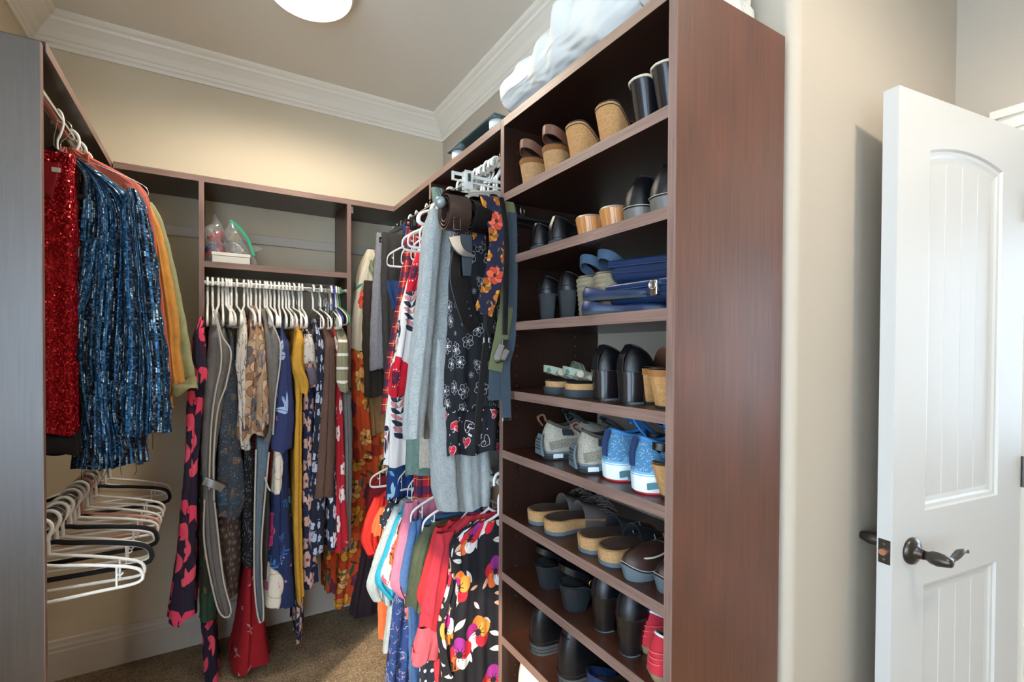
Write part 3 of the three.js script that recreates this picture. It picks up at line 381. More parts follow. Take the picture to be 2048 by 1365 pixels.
// o: z, hd (half depth), rows; sleeves: [rows, z shift]; trim etc. are added by the caller
function garment(name, label, cat, mat, o, group) {
  const t = thing(name, label, cat, group), m = typeof mat === 'string' ? fab(mat) : mat;
  part(o.body || 'body', cloth(o), m, t);
  for (const s of o.sleeves || []) part('sleeve', cloth({ ...o, slope: 0, hd: s.hd || 0.022, z: o.z + (s.dz ?? 0.012), rows: s.rows, fold: s.fold ?? 0.006, tilt: s.tilt || 0 }), s.mat ? fab(s.mat) : m, t);
  for (const b of o.bands || []) part(b.name, cloth({ ...o, slope: 0, hd: b.hd || o.hd + 0.002, z: o.z + (b.dz || 0), rows: b.rows, fold: b.fold ?? o.fold, tilt: b.tilt || 0 }), typeof b.mat === 'string' ? fab(b.mat) : b.mat, t, b.label);
  if (o.more) o.more(t, m);
  return rebase(t);
}
const L = (name, label, cat, mat, o) => garment(name, label, cat, mat, { hd: 0.028, ...LEFT, ...o });
const Rt = (name, label, cat, mat, o) => garment(name, label, cat, mat, { hd: 0.028, ...RIGHT, ...o });
const Cn = (name, label, cat, mat, o) => garment(name, label, cat, mat, { hd: 0.19, z: -2.45, slope: 0.14, fold: 0.006, ...o });
const edge = (t, m, pts, z, r, name = 'edge_trim') => part(name, tube(pts.map((p) => atZ(p[0], p[1], z)), r, pts.length * 8, 6), m, t);

// ---- on the rod of the first unit: an outfit of red top and blue jacket, then cardigan and two tops
L('sequin_blouse', 'red sequin blouse with a white neck tag inside the blue sequin jacket', 'top', sequinRed, { z: -1.80, hd: 0.02, fold: 0.004, rows: [[306, null, 147], [330, null, 149], [420, null, 152], [560, null, 152], [700, null, 150], [868, null, 150]],
  bands: [{ name: 'hem_band', mat: fab('#17151a'), rows: [[864, null, 154], [880, null, 157], [908, null, 160]], hd: 0.017 }, { name: 'neck_lining', mat: fab('#a51420'), rows: [[318, 62, 118], [350, 66, 112], [392, 76, 104]], hd: 0.004, dz: 0.024, fold: 0.001 }],
  more: (t) => { const a = atZ(103, 334, -1.772), b = atZ(121, 346, -1.772); part('neck_tag', box(a.x, b.x, b.y, a.y, a.z, a.z + 0.002), M.label, t, 'white woven neck tag'); } });
L('sequin_jacket', 'dark blue sequin jacket with loose threads, hung over the red sequin blouse', 'jacket', sequinBlue, { z: -1.85, hd: 0.036, fold: 0.022, wave: 0.06, ruck: 0.004, rows: [[309, 142, 150], [316, 146, 172], [340, 148, 215], [372, 148, 268], [420, 147, 288], [520, 140, 286], [640, 131, 280], [720, 125, 276], [800, 136, 274], [870, 150, 276], [938, 158, 282]],
  sleeves: [{ rows: [[372, 256, 268], [392, 244, 286], [410, 238, 292], [447, 238, 298], [540, 244, 310], [640, 250, 318], [738, 252, 329], [820, 246, 329], [874, 242, 327]], hd: 0.036, dz: 0.036, fold: 0.016 }],
  bands: [{ name: 'lapel', mat: sequinBlue, rows: [[470, 141, 197], [540, 140, 186], [600, 136, 172], [664, 132, 146]], hd: 0.012, dz: 0.036, fold: 0.004 }, { name: 'lower_front', mat: sequinBlue, rows: [[764, 170, 256], [830, 166, 256], [900, 163, 280], [940, 156, 282]], hd: 0.016, dz: 0.026, fold: 0.01 }],
  more: (t) => { for (let k = 0; k < 16; k++) { const x = k < 8 ? rr(158, 280) : rr(244, 326), y = k < 8 ? 934 : 872, z = k < 8 ? -1.82 : -1.8, s = rr(12, 34); part('loose_thread', tube([atZ(x, y - 8, z), atZ(x + rr(-3, 3), y + s * 0.5, z + rr(-0.01, 0.01)), atZ(x + rr(-4, 4), y + s, z)], 0.0007, 8, 4), M.black, t); } } });
L('cardigan', 'coral knit cardigan behind the blue sequin jacket', 'cardigan', '#cf6a55', { z: -1.98, rows: [[288, 112, 150], [302, 108, 172], [331, null, 226], [362, null, 277], [382, null, 292], [447, null, 304], [560, null, 306], [820, null, 312]],
  sleeves: [{ rows: [[352, 240, 266], [372, 240, 290], [447, 262, 309], [560, 268, 320], [660, 278, 333], [730, 288, 341], [790, 296, 339]], fold: 0.004 }],
  bands: [{ name: 'shoulder_tab', mat: '#cf6a55', rows: [[303, 168, 176], [330, 169, 178]], hd: 0.034, fold: 0.001 }] });
L('pullover', 'yellow orange long sleeved pullover between the coral cardigan and the sage sweatshirt', 'top', '#e2a04a', { z: -2.08, rows: [[404, null, 296], [412, null, 302], [447, null, 313], [600, null, 322], [800, null, 330], [818, null, 342]],
  sleeves: [{ rows: [[408, 286, 300], [430, 290, 312], [480, 300, 328], [560, 310, 343], [660, 322, 357], [700, 326, 356], [764, 332, 365]], tilt: -0.008 }] });
L('sweatshirt', 'sage green sweatshirt, innermost on the rod behind the yellow pullover', 'sweatshirt', '#a9ab7e', { z: -2.17, rows: [[402, null, 302], [414, null, 312], [447, null, 326], [600, null, 334], [780, null, 340]],
  sleeves: [{ rows: [[406, 290, 308], [420, 300, 318], [447, 306, 328], [500, 316, 341], [567, 324, 357], [673, 330, 376], [757, 334, 390]], fold: 0.003 }, { rows: [[754, 334, 389], [764, 335, 392], [786, 338, 396]], hd: 0.026, fold: 0.001, tilt: 0.012 }] });

// ---- on the rod of the back unit, seen nearly edge-on
Cn('floral_dress', 'long navy dress with pink flowers, first on the back rod', 'dress', 'camoRose', { rows: [[629, 399, 404], [660, 389, 409], [690, 382, 411], [763, 376, 412], [829, 372, 405], [923, 370, 396], [1104, 353, 391], [1254, 333, 390]], hem: 0.012, sleeves: [{ rows: [[640, 396, 406], [677, 383, 410], [740, 384, 412], [768, 388, 411]], hd: 0.06, dz: 0.15 }] });
Cn('tunic', 'gold and green patterned tunic beside the pink flowered dress', 'tunic', 'goldGreen', { z: -2.46, rows: [[652, 411, 424], [700, 408, 426], [900, 400, 420], [1100, 400, 428], [1245, 402, 432]], bands: [{ name: 'hem_panel', mat: '#23452f', rows: [[1170, 402, 430], [1246, 402, 433]] }] });
Cn('floral_dress', 'long navy dress with pink flowers showing below the gold and green tunic', 'dress', 'camoRose', { z: -2.5, hd: 0.15, rows: [[660, 414, 424], [1000, 404, 428], [1200, 402, 430], [1250, 402, 429], [1290, 405, 431], [1420, 414, 440]] });
const vest = (t, m, cols) => cols.forEach(([pts, z]) => { edge(t, M.stitch, pts, z, 0.0035); });
Cn('suede_vest', 'long grey open vest with stitched edges and a silver tie clasp', 'vest', 'h#8d8884', { z: -2.44, rows: [[612, 426, 434], [640, 421, 446], [711, 414, 461], [797, 408, 447], [923, 404, 430], [985, 407, 428], [1010, 408, 430], [1090, 409, 438], [1160, 419, 448], [1206, 430, 458], [1238, 446, 460]],
  more: (t, m) => { vest(t, m, [[[[430, 620], [444, 672], [462, 706], [452, 770], [437, 814], [430, 870], [427, 930], [428, 1002]], -2.235], [[[428, 622], [440, 680], [442, 730], [430, 790], [422, 860], [418, 980]], -2.232], [[[409, 1000], [409, 1090], [432, 1206], [449, 1236], [462, 1222], [446, 1155], [429, 1005]], -2.236]]); part('tie_clasp', ribbon([atZ(408, 962, -2.22), atZ(424, 968, -2.215), atZ(446, 978, -2.22)], V(0, 1, 0), 0.03, 0.01), M.steel, t, 'silver clasp'); } });
Cn('knit_pullover', 'blue and brown patchwork lace pullover behind the silver clasp', 'top', 'patch', { z: -2.47, rows: [[640, 452, 462], [690, 446, 468], [750, 442, 474], [880, 438, 478], [960, 433, 490], [1010, 432, 494], [1040, 434, 480]], bands: [{ name: 'knit_stripe', mat: '#2f4a5c', rows: [[990, 432, 489], [1018, 433, 484]] }] });
Cn('lace_blouse', 'brown lace blouse below the blue patchwork pullover', 'blouse', 'lace', { z: -2.49, hd: 0.16, rows: [[650, 455, 463], [1000, 438, 478], [1090, 439, 482], [1140, 441, 480], [1200, 448, 474]] });
Cn('script_shirt', 'cream shirt with black scribble print and short sleeves', 'shirt', 'script', { z: -2.44, rows: [[614, 487, 493], [650, 480, 496], [700, 474, 496], [731, 470, 494], [745, 474, 490], [900, 482, 500]] });
Cn('script_dress', 'black dress with fine white scribble print behind the camel shirt', 'dress', 'scriptDark', { z: -2.47, rows: [[640, 500, 508], [800, 492, 508], [900, 490, 509], [1040, 489, 509], [1138, 488, 509]] });
Cn('feather_dress', 'red dress with pale streaks reaching the carpet', 'dress', 'redFeather', { z: -2.48, hd: 0.16, rows: [[660, 504, 512], [1000, 499, 512], [1138, 498, 510], [1190, 490, 519], [1247, 484, 526], [1310, 474, 532], [1356, 463, 540]], fold: 0.012, hem: 0.01 });
Cn('floral_shirt', 'camel brown shirt with large flowers and wide short sleeves', 'shirt', 'camel', { z: -2.43, rows: [[606, 507, 514], [640, 503, 523], [683, 499, 531], [769, 485, 535], [869, 471, 538], [877, 474, 538]], fold: 0.01, hem: 0.014, sleeves: [{ rows: [[700, 516, 532], [790, 514, 537], [856, 515, 539]], hd: 0.05, dz: 0.17 }] });
Cn('camisole', 'orange red strap top squeezed between camel shirt and grey vest', 'top', '#c8452c', { z: -2.47, hd: 0.12, rows: [[616, 518, 526], [660, 519, 532], [760, 520, 534]] });
Cn('suede_vest', 'long grey open vest with pale blue lower front, beside the camel shirt', 'vest', 'h#948e86', { z: -2.44, rows: [[612, 527, 535], [640, 530, 550], [677, 531, 560], [726, 533, 561], [797, 536, 551], [869, 540, 545], [900, 514, 538], [1036, 510, 526], [1166, 509, 524], [1241, 518, 528]],
  bands: [{ name: 'lower_front', mat: 'h#7f97aa', rows: [[868, 516, 541], [920, 513, 537], [1036, 509, 526], [1140, 509, 521], [1243, 516, 527]], hd: 0.192 }, { name: 'lining', mat: '#3a3634', rows: [[960, 526, 540], [1070, 524, 538], [1160, 522, 530]], hd: 0.15 }],
  more: (t, m) => vest(t, m, [[[[532, 616], [546, 650], [561, 690], [560, 730], [551, 797], [546, 870]], -2.235], [[[512, 900], [509, 1036], [509, 1166], [517, 1238], [527, 1238], [523, 1138], [524, 1070], [538, 905]], -2.235], [[[530, 955], [536, 975], [541, 982]], -2.225]]) });
Cn('slip_dress', 'plain red dress showing below the navy leaf print top', 'dress', '#a32a22', { z: -2.47, hd: 0.14, rows: [[700, 548, 556], [905, 540, 556], [1066, 541, 552]] });
Cn('leaf_blouse', 'navy top with pale blue leaf print', 'top', 'navyLeaf', { z: -2.43, rows: [[634, 562, 568], [660, 559, 574], [690, 559, 580], [757, 558, 587], [843, 552, 593], [889, 544, 590], [905, 546, 588]], hem: 0.01 });
Cn('floral_dress', 'navy dress with huge cream, blue and pink flowers', 'dress', 'bigFloral', { z: -2.44, rows: [[640, 564, 572], [880, 553, 576], [934, 550, 577], [1070, 543, 584], [1172, 533, 593], [1226, 525, 597]], fold: 0.01, tilt: -0.01 });
Cn('wrap_dress', 'mustard yellow dress with flared sleeve and narrow hanging skirt', 'dress', '#d0992f', { z: -2.43, rows: [[629, 597, 602], [671, 592, 609], [734, 584, 612], [760, 592, 610], [797, 594, 604], [900, 591, 604], [1070, 589, 604], [1150, 592, 606], [1206, 597, 607]], sleeves: [{ rows: [[660, 596, 609], [738, 583, 606], [750, 592, 616], [776, 604, 621], [790, 603, 616]], hd: 0.08, dz: 0.13 }], tilt: 0.012 });
Cn('print_tee', 'white tee with navy blot print and grey mauve cuff', 'shirt', 'navyCream', { z: -2.44, rows: [[640, 612, 617], [680, 608, 628], [729, 606, 633], [775, 608, 636]], sleeves: [{ rows: [[668, 610, 626], [700, 607, 630], [726, 607, 633]], hd: 0.06, dz: 0.14, mat: 'script' }, { rows: [[722, 608, 634], [772, 622, 637]], hd: 0.06, dz: 0.14, mat: '#655c6a' }] });
Cn('floral_dress', 'navy dress with blush flowers, ruffled below the mustard dress', 'dress', 'navyCream', { z: -2.46, rows: [[660, 616, 626], [775, 607, 630], [900, 607, 626], [1120, 608, 636], [1178, 607, 639]], hem: 0.012 });
Cn('narrow_dress', 'dark navy dress whose narrow hem shows just below the mustard dress', 'dress', 'navyCream', { z: -2.5, hd: 0.13, rows: [[700, 600, 607], [1100, 596, 608], [1220, 596, 607], [1288, 597, 603]] });
Cn('floral_blouse', 'dark navy blouse with grey white blossoms next to the brown suede skirt', 'blouse', 'navyWhite', { z: -2.44, rows: [[634, 640, 646], [690, 634, 650], [790, 633, 651], [920, 626, 648], [1030, 622, 655], [1112, 621, 650]] });
Cn('suede_skirt', 'plain brown suede skirt on a clip hanger', 'skirt', 'h#775748', { z: -2.42, rows: [[634, 653, 667], [677, 653, 671], [783, 647, 673], [923, 636, 674], [1000, 628, 672]], fold: 0.005, bands: [{ name: 'waistband', mat: 'h#6f4c3c', rows: [[630, 653, 667], [652, 653, 668]], hd: 0.05, dz: 0.0 }] });
Cn('floral_skirt', 'white blossom print skirt on navy, below the brown suede skirt', 'skirt', 'whiteOnNavy', { z: -2.43, hd: 0.17, rows: [[800, 664, 672], [960, 660, 674], [1030, 657, 680], [1102, 656, 680]] });
Cn('floral_dress', 'red dress with white blossoms between suede skirt and striped tee', 'dress', 'redFloral', { z: -2.45, rows: [[640, 672, 680], [780, 673, 684], [860, 673, 688], [1000, 670, 690], [1104, 670, 697]], tilt: 0.01 });
Cn('striped_tee', 'olive tee with white stripes at the end of the back rod', 'shirt', 'oliveStripe', { z: -2.42, rows: [[632, 684, 690], [660, 680, 698], [734, 674, 701], [762, 674, 700], [784, 682, 700]], bands: [{ name: 'lower_body', mat: 'h#8d8a86', rows: [[770, 684, 704], [900, 690, 706], [1102, 688, 702]], hd: 0.14 }] });
Cn('long_skirt', 'dark rust red long skirt hanging low behind the red blossom dress', 'skirt', 'orange', { z: -2.58, hd: 0.08, rows: [[900, 660, 680], [1100, 652, 678], [1190, 654, 674]] });

// ---- upper rod of the last unit, from the corner to the shoe cabinet
Rt('floral_robe', 'cream robe with palm leaves and orange flowered lower half', 'robe', 'creamPalm', { z: -2.56, cap: [0.3, 1.0], rows: [[497, 738, 770], [523, 724, null], [612, 707, null], [637, 701, null], [680, 701, null], [760, 700, null]], hd: 0.04,
  bands: [{ name: 'lower_body', mat: 'orange', rows: [[672, 701, null], [763, 700, null], [860, 702, null], [1000, 704, null], [1110, 684, null], [1218, 673, null]], hd: 0.04, fold: 0.014 }], sleeves: [{ rows: [[512, 735, 752], [560, 718, 748], [640, 704, 736], [700, 702, 734]], dz: 0.05 }, { rows: [[696, 702, 733], [780, 703, 736], [860, 708, 742], [922, 712, 744]], dz: 0.05, mat: 'orange', fold: 0.01 }], fold: 0.01 });
Rt('trousers', 'black brown trousers beside the palm leaf robe', 'trousers', '#33291f', { z: -2.49, rows: [[560, 730, null], [680, 729, null], [795, 730, null]], cap: [0.4, 1.0] });
Rt('suede_skirt', 'tan suede skirt showing below the black brown trousers', 'skirt', '#9a7247', { z: -2.515, rows: [[600, 738, null], [790, 737, null], [870, 743, null]], cap: [0.4, 1.0], hd: 0.02 });
Rt('tweed_skirt', 'grey tweed skirt in front of the dark trousers', 'skirt', 'tweed', { z: -2.43, rows: [[464, 757, null], [480, 755, null], [634, 745, null], [740, 743, null]], cap: [0.4, 1.0], fold: 0.006 });
Rt('trousers', 'charcoal trousers hung from a black clip beside the tweed skirt', 'trousers', 'h#46413d', { z: -2.37, rows: [[463, 768, null], [557, 766, null], [700, 770, null], [788, 771, null]], cap: [0.4, 1.0], fold: 0.01, wave: 0.1 });
Rt('tie_dye_dress', 'blue dress with sky blue tie dye hem behind the red tartan shirt', 'dress', '#21406f', { z: -2.29, rows: [[448, 806, null], [480, 818, null], [560, 812, null], [640, 800, null], [900, 784, null], [1003, 779, null]], cap: [0.4, 1.0],
  sleeves: [{ rows: [[560, 776, 806], [575, 775, 803], [618, 788, 798]], hd: 0.012, dz: 0.03 }], bands: [{ name: 'hem_panel', mat: 'tieDye', rows: [[945, 781, null], [1004, 778, null]], hd: 0.031 }] });
Rt('tartan_shirt', 'red tartan shirt behind the poppy dress', 'shirt', 'tartan', { z: -2.21, rows: [[434, 825, 846], [450, 819, null], [563, 805, null], [674, 787, null], [763, 774, null], [828, 768, null]], cap: [0.4, 1.0], fold: 0.01 });
Rt('poppy_dress', 'white dress with big red poppies and dark leaves', 'dress', 'poppy', { z: -2.08, rows: [[486, 845, null], [505, 836, null], [563, 820, null], [618, 806, null], [700, 796, null], [744, 787, null], [836, 779, null], [930, 774, null]], cap: [0.4, 1.02], fold: 0.009, tilt: 0.012 });
Rt('knit_sweater', 'sage green ribbed sweater whose collar tops the grey cardigan', 'sweater', 'h#86a69b', { z: -1.82, rows: [[371, 868, 892], [392, 872, 896], [420, 876, 900], [470, 858, null], [880, 819, null], [955, 818, null]], cap: [0.4, 1.05], fold: 0.005 });
Rt('tartan_dress', 'long red tartan dress hanging below the grey cardigan', 'dress', 'tartan', { z: -1.9, rows: [[500, 868, null], [900, 838, null], [1000, 836, null], [1090, 835, null], [1110, 836, null]], cap: [0.4, 1.05], fold: 0.006 });
Rt('knit_pullover', 'cream fuzzy knit pullover between green sweater and grey cardigan', 'top', 'h#ddd2c0', { z: -1.72, rows: [[480, 872, null], [870, 846, null], [941, 846, null]], cap: [0.4, 1.05], fold: 0.006 });
Rt('wool_sweater', 'light grey knit sweater behind the clear clip hanger', 'sweater', 'h#cccbc4', { z: -1.585, rows: [[366, 962, 1004], [378, 948, null], [402, 934, null], [470, 912, null], [800, 900, null], [990, 893, null]], cap: [0.5, 1.08], fold: 0.006, bands: [{ name: 'collar', mat: 'h#8f8e89', rows: [[362, 960, 1002], [378, 956, 1006]], hd: 0.036 }] });
Rt('wool_cardigan', 'long light grey wool cardigan with a hanging sleeve', 'cardigan', 'h#d3dad9', { z: -1.5, hd: 0.036, cap: [0.4, 1.05], rows: [[412, 880, null], [424, 872, null], [465, 867, null], [540, 862, null], [640, 858, null], [760, 862, null], [880, 871, 984], [986, 877, 986], [1030, 890, 985]], fold: 0.006, wave: 0.17, tilt: -0.004,
  sleeves: [{ rows: [[414, 868, 884], [432, 862, 896], [465, 855, 888], [538, 851, 884], [634, 840, 876], [700, 834, 870], [791, 821, 862], [840, 818, 856], [882, 819, 852]], hd: 0.032, dz: 0.03 }, { rows: [[680, 877, 910], [791, 871, 904], [875, 871, 910], [960, 874, 914], [1029, 884, 920]], hd: 0.014, dz: 0.044, fold: 0.004 }],
  bands: [{ name: 'inner_back', mat: 'h#8a8078', rows: [[720, 852, 876], [880, 848, 874]], hd: 0.01, dz: -0.02 }] });
Rt('hearts_skirt', 'black skirt with red hearts and white dots below the flower outline skirt', 'skirt', 'hearts', { z: -1.425, cap: [0.45, 1.05], rows: [[470, 912, 1012], [800, 901, 1010], [860, 901, 1008], [914, 903, 1004]], fold: 0.008 });
Rt('outline_skirt', 'black skirt with white outlined flowers behind the belts', 'skirt', 'lineFlower', { z: -1.385, hd: 0.022, cap: [0.45, 1.05], rows: [[400, 916, 1012], [495, 909, 1012], [618, 906, 1010], [700, 903, 1008], [820, 899, 1006]], fold: 0.01, wave: 0.09 });

// ---- lower rod of the last unit
Rt('long_skirt', 'plain dark plum skirt hanging low in the corner', 'skirt', '#33232a', { z: -2.52, cap: [0.4, 1.0], rows: [[1060, 732, null], [1111, 724, null], [1236, 702, null], [1250, 706, null]], tilt: -0.03 });
const tee = (name, label, key, z, body, sleeve, o = {}) => Rt(name, label, o.cat || 'shirt', key, { z, cap: [0.4, 1.04], rows: body, fold: 0.006, hd: 0.024, sleeves: sleeve ? [{ rows: sleeve, hd: 0.026, dz: 0.014, tilt: o.tilt ?? -0.012, mat: o.mat }] : [], bands: o.bands });
tee('tee', 'deep red tee at the far end of the lower rod', '#8e1b22', -2.44, [[955, 760, null], [975, 742, null], [1010, 735, null], [1120, 740, null]]);
tee('tee', 'bright red orange tee with a drooping sleeve, second in the corner', '#d2281f', -2.36, [[985, 774, null], [1001, 756, null], [1040, 748, null], [1115, 752, null]], [[998, 752, 772], [1040, 734, 768], [1082, 722, 756], [1116, 738, 764]]);
tee('blouse', 'orange blouse with a pale hem, third from the corner', '#dd6b3c', -2.26, [[1005, 782, null], [1022, 768, null], [1080, 764, null], [1203, 760, null], [1284, 761, null]], [[1018, 764, 786], [1046, 752, 780], [1078, 749, 772]]);
tee('polka_blouse', 'dark green blouse with white polka dots', 'polka', -2.2, [[1000, 796, null], [1012, 786, null], [1040, 776, null], [1200, 785, null]], [[1006, 782, 800], [1034, 770, 792], [1063, 764, 782]]);
tee('tee', 'pale blue grey tee with a row of white dots', 'h#c8d6da', -2.12, [[1003, 806, null], [1019, 796, null], [1100, 778, null], [1212, 781, null], [1312, 770, null]], [[1016, 792, 814], [1100, 758, 800], [1180, 733, 782], [1212, 752, 783]], { bands: [{ name: 'dot_trim', mat: 'dotRow', rows: [[1090, 784, 797], [1200, 786, 798], [1275, 783, 793]], hd: 0.027 }] });
tee('tee', 'turquoise tee showing its sleeve beside the pale blue grey tee', '#27a3c4', -2.06, [[1010, 814, null], [1034, 803, null], [1200, 796, null], [1290, 800, null]], [[1032, 800, 816], [1100, 776, 806], [1168, 749, 790], [1206, 778, 798]]);
tee('floral_tee', 'pale pink tee with dark red flowers', 'pinkFloral', -2.0, [[1014, 822, null], [1034, 810, null], [1170, 800, null], [1280, 800, null]], [[1040, 806, 824], [1110, 782, 814], [1165, 761, 796], [1186, 782, 800]]);
tee('tee', 'rust brown tee beside the pink flowered tee', '#b56a3a', -1.95, [[1018, 828, null], [1040, 816, null], [1280, 812, null]], [[1040, 812, 830], [1100, 794, 822], [1144, 784, 808]]);
tee('tee', 'rose pink tee with a pointed sleeve', '#cf7a96', -1.88, [[1002, 836, null], [1020, 820, null], [1160, 812, null], [1230, 816, null]], [[1010, 816, 842], [1090, 800, 834], [1180, 783, 812], [1204, 802, 820]]);
tee('denim_shirt', 'mid blue heathered shirt beside the olive tee', 'h#6591cf', -1.8, [[1040, 846, null], [1060, 836, null], [1200, 824, null], [1400, 828, null]], [[1046, 828, 850], [1110, 814, 840], [1166, 803, 832], [1196, 812, 836]]);
Rt('paisley_dress', 'navy long dress with fine pale leaf lines', 'dress', 'paisley', { z: -1.96, cap: [0.4, 1.0], rows: [[1130, 812, null], [1200, 794, null], [1260, 788, null], [1352, 778, null], [1420, 776, null]], fold: 0.012, hd: 0.03 });
tee('tee', 'olive green tee with its neckline showing', 'h#5f6a50', -1.68, [[1046, 872, 940], [1056, 862, null], [1080, 850, null], [1180, 846, null], [1270, 848, null]], [[1058, 854, 884], [1105, 834, 872], [1160, 824, 866], [1228, 816, 850]]);
tee('polka_dress', 'navy dress with small white dots at the bottom edge behind the red shirts', 'polka', -1.62, [[1080, 870, null], [1300, 848, null], [1420, 846, null]]);
tee('tee', 'scarlet tee with short sleeve between olive tee and long red shirt', '#cf2a31', -1.58, [[1046, 906, null], [1080, 880, null], [1180, 862, null], [1290, 862, null]], [[1060, 878, 906], [1129, 860, 890], [1200, 838, 872], [1230, 846, 872]]);
tee('long_sleeve_shirt', 'long sleeved red shirt with a faded cuff beside the bright flowered dress', '#c9303f', -1.49, [[1036, 940, null], [1060, 910, null], [1093, 884, null], [1180, 872, null], [1290, 876, null], [1420, 884, null]], [[1072, 880, 916], [1110, 872, 912], [1180, 860, 902], [1270, 846, 898]], { bands: [{ name: 'cuff', mat: '#cf5a66', rows: [[1266, 845, 898], [1300, 838, 890], [1336, 831, 882]], hd: 0.03, dz: 0.016, fold: 0.003 }] });
Rt('floral_dress', 'black dress with large white, orange and magenta flowers, nearest on the lower rod', 'dress', 'bright', { z: -1.42, cap: [0.4, 1.04], rows: [[1052, 952, 1010], [1062, 938, 1010], [1087, 909, 1010], [1168, 908, 1010], [1254, 896, 1008], [1330, 892, 1008], [1430, 890, 1006]], fold: 0.008, sleeves: [{ rows: [[1150, 905, 922], [1200, 894, 916], [1254, 878, 908], [1330, 887, 912], [1350, 896, 912]], hd: 0.016, fold: 0.01 }] });
// ------------------------------------------------------------------ hangers
function hangerShapes() {
  const hook = [V(0, -0.07, 0), V(0, -0.045, 0), V(0.012, -0.028, 0), V(0.023, -0.006, 0), V(0.021, 0.012, 0), V(0.008, 0.023, 0), V(-0.009, 0.022, 0), V(-0.021, 0.01, 0), V(-0.0225, -0.008, 0)];
  const tri = (w, a, b) => [V(0, -0.07, 0), V(w * 0.15, -0.078, 0), V(w * 0.5, lerp(-0.07, a, 0.5), 0), V(w * 0.9, a - 0.002, 0), V(w, (a + b) / 2 - 0.002, 0), V(w * 0.94, b, 0), V(w * 0.5, b - 0.002, 0), V(0, b - 0.003, 0), V(-w * 0.5, b - 0.002, 0), V(-w * 0.94, b, 0), V(-w, (a + b) / 2 - 0.002, 0), V(-w * 0.9, a - 0.002, 0), V(-w * 0.5, lerp(-0.07, a, 0.5), 0), V(-w * 0.15, -0.078, 0)];
  const strut = (x, y0, y1, r) => tube([V(x, y0, 0), V(x, (y0 + y1) / 2, 0), V(x, y1, 0)], r, 4, 6);
  const nub = (x, s) => tube([V(x, -0.128, 0), V(x + s * 0.008, -0.134, 0), V(x + s * 0.014, -0.128, 0)], 0.0022, 6, 5);
  const w = 0.205;
  return {
    tubular: [tube([V(0, -0.09, 0), V(0, -0.07, 0), ...hook.slice(1)], 0.0048, 44, 8), merge([tube(tri(w, -0.118, -0.163), 0.0044, 90, 8, true), strut(0.15, -0.107, -0.163, 0.003), strut(-0.15, -0.107, -0.163, 0.003), nub(0.15, 1), nub(-0.15, -1)]).translate(0, -0.019, 0)],
    velvet: [tube(hook, 0.0022, 40, 7), merge([-0.0022, 0.0022].map((z) => tube(tri(w + 0.01, -0.112, -0.168), 0.0062, 80, 7, true).translate(0, 0, z)))],
    wire: [tube(hook, 0.0013, 40, 6), tube(tri(w - 0.005, -0.125, -0.168), 0.0013, 80, 6, true)],
    slim: [tube(hook, 0.0034, 40, 7), tube(tri(w - 0.01, -0.12, -0.16), 0.0034, 80, 7, true)],
  };
}
const HS = hangerShapes(), hangerProto = {};
function hanger(kind, mat, matKey, label, x, y, z, turn, group) {   // one of each kind and colour is built; the rest are copies
  const key = kind + matKey; let t;
  if (!hangerProto[key]) { t = thing('clothes_hanger', label, 'hanger'); part('hook', HS[kind][0], kind === 'velvet' ? M.steel : mat, t); part('frame', HS[kind][1], mat, t); hangerProto[key] = t; }
  else { t = hangerProto[key].clone(); t.name = numbered('clothes_hanger'); t.userData = { label, category: 'hanger' }; scene.add(t); }
  if (group) t.userData.group = group; else delete t.userData.group;
  t.position.set(x, y + 0.0142 - (kind === 'tubular' ? 0.0175 : 0.02), z); t.rotation.set(0, turn, 0); if (/carrying|inside|above the red/.test(label)) t.scale.set(/inside/.test(label) ? 0.3 : /above the red/.test(label) ? 0.55 : /tartan shirt|poppy|palm leaf|deep red|orange blouse|turquoise|pink|pale blue|scarlet|plum/.test(label) ? 0.36 : x > 0.5 && !/robe|mid blue|olive|red orange|bright flow/.test(label) && (z < -2 || y < 1.2) ? 0.55 : 0.84, 1.22, 1); else t.scale.set(1, 1, 1); return t;
}
const ORD = ['first', 'second', 'third', 'fourth', 'fifth', 'sixth', 'seventh', 'eighth', 'ninth', 'tenth', 'eleventh', 'twelfth', 'thirteenth', 'fourteenth', 'fifteenth', 'sixteenth', 'seventeenth', 'eighteenth', 'nineteenth', 'twentieth', 'twenty-first', 'twenty-second', 'twenty-third', 'twenty-fourth', 'twenty-fifth', 'twenty-sixth', 'twenty-seventh', 'twenty-eighth', 'twenty-ninth', 'thirtieth'];
{
  const hooks = [415, 425, 437, 445, 452, 457, 463, 473, 488, 496, 502, 512, 520, 529, 534, 541, 549, 558, 565, 572, 578, 587, 598, 604, 626, 641, 662, 672]; let n = 0;
  for (const px of hooks) hanger('tubular', M.white, 'w', `${ORD[n++]} thick white hanger along the back rod, counted from the grey vest end`, atZ(px, 570, -2.45).x, 1.665, -2.45, Math.PI / 2 + rr(-0.12, 0.12), 'white hangers on the back rod');
  n = 0; for (const px of [582, 593, 637, 648, 656]) hanger('wire', M.chrome, 'c', `${ORD[n++]} thin wire hanger among the white ones, counted from the grey vest end`, atZ(px, 570, -2.45).x, 1.665, -2.45, Math.PI / 2 + rr(-0.1, 0.1), 'wire hangers on the back rod');
  hanger('slim', M.blueP, 'b', 'blue plastic hanger on the back rod beside the striped tee', atZ(668, 575, -2.45).x, 1.665, -2.45, Math.PI / 2);
  hanger('slim', M.greenP, 'g', 'green plastic hanger, last on the back rod by the upright', atZ(680, 577, -2.45).x, 1.665, -2.45, Math.PI / 2);
  hanger('slim', M.cream, 'k', 'cream plastic hanger beside the green hanger on the back rod', atZ(676, 577, -2.45).x, 1.665, -2.45, Math.PI / 2);
}
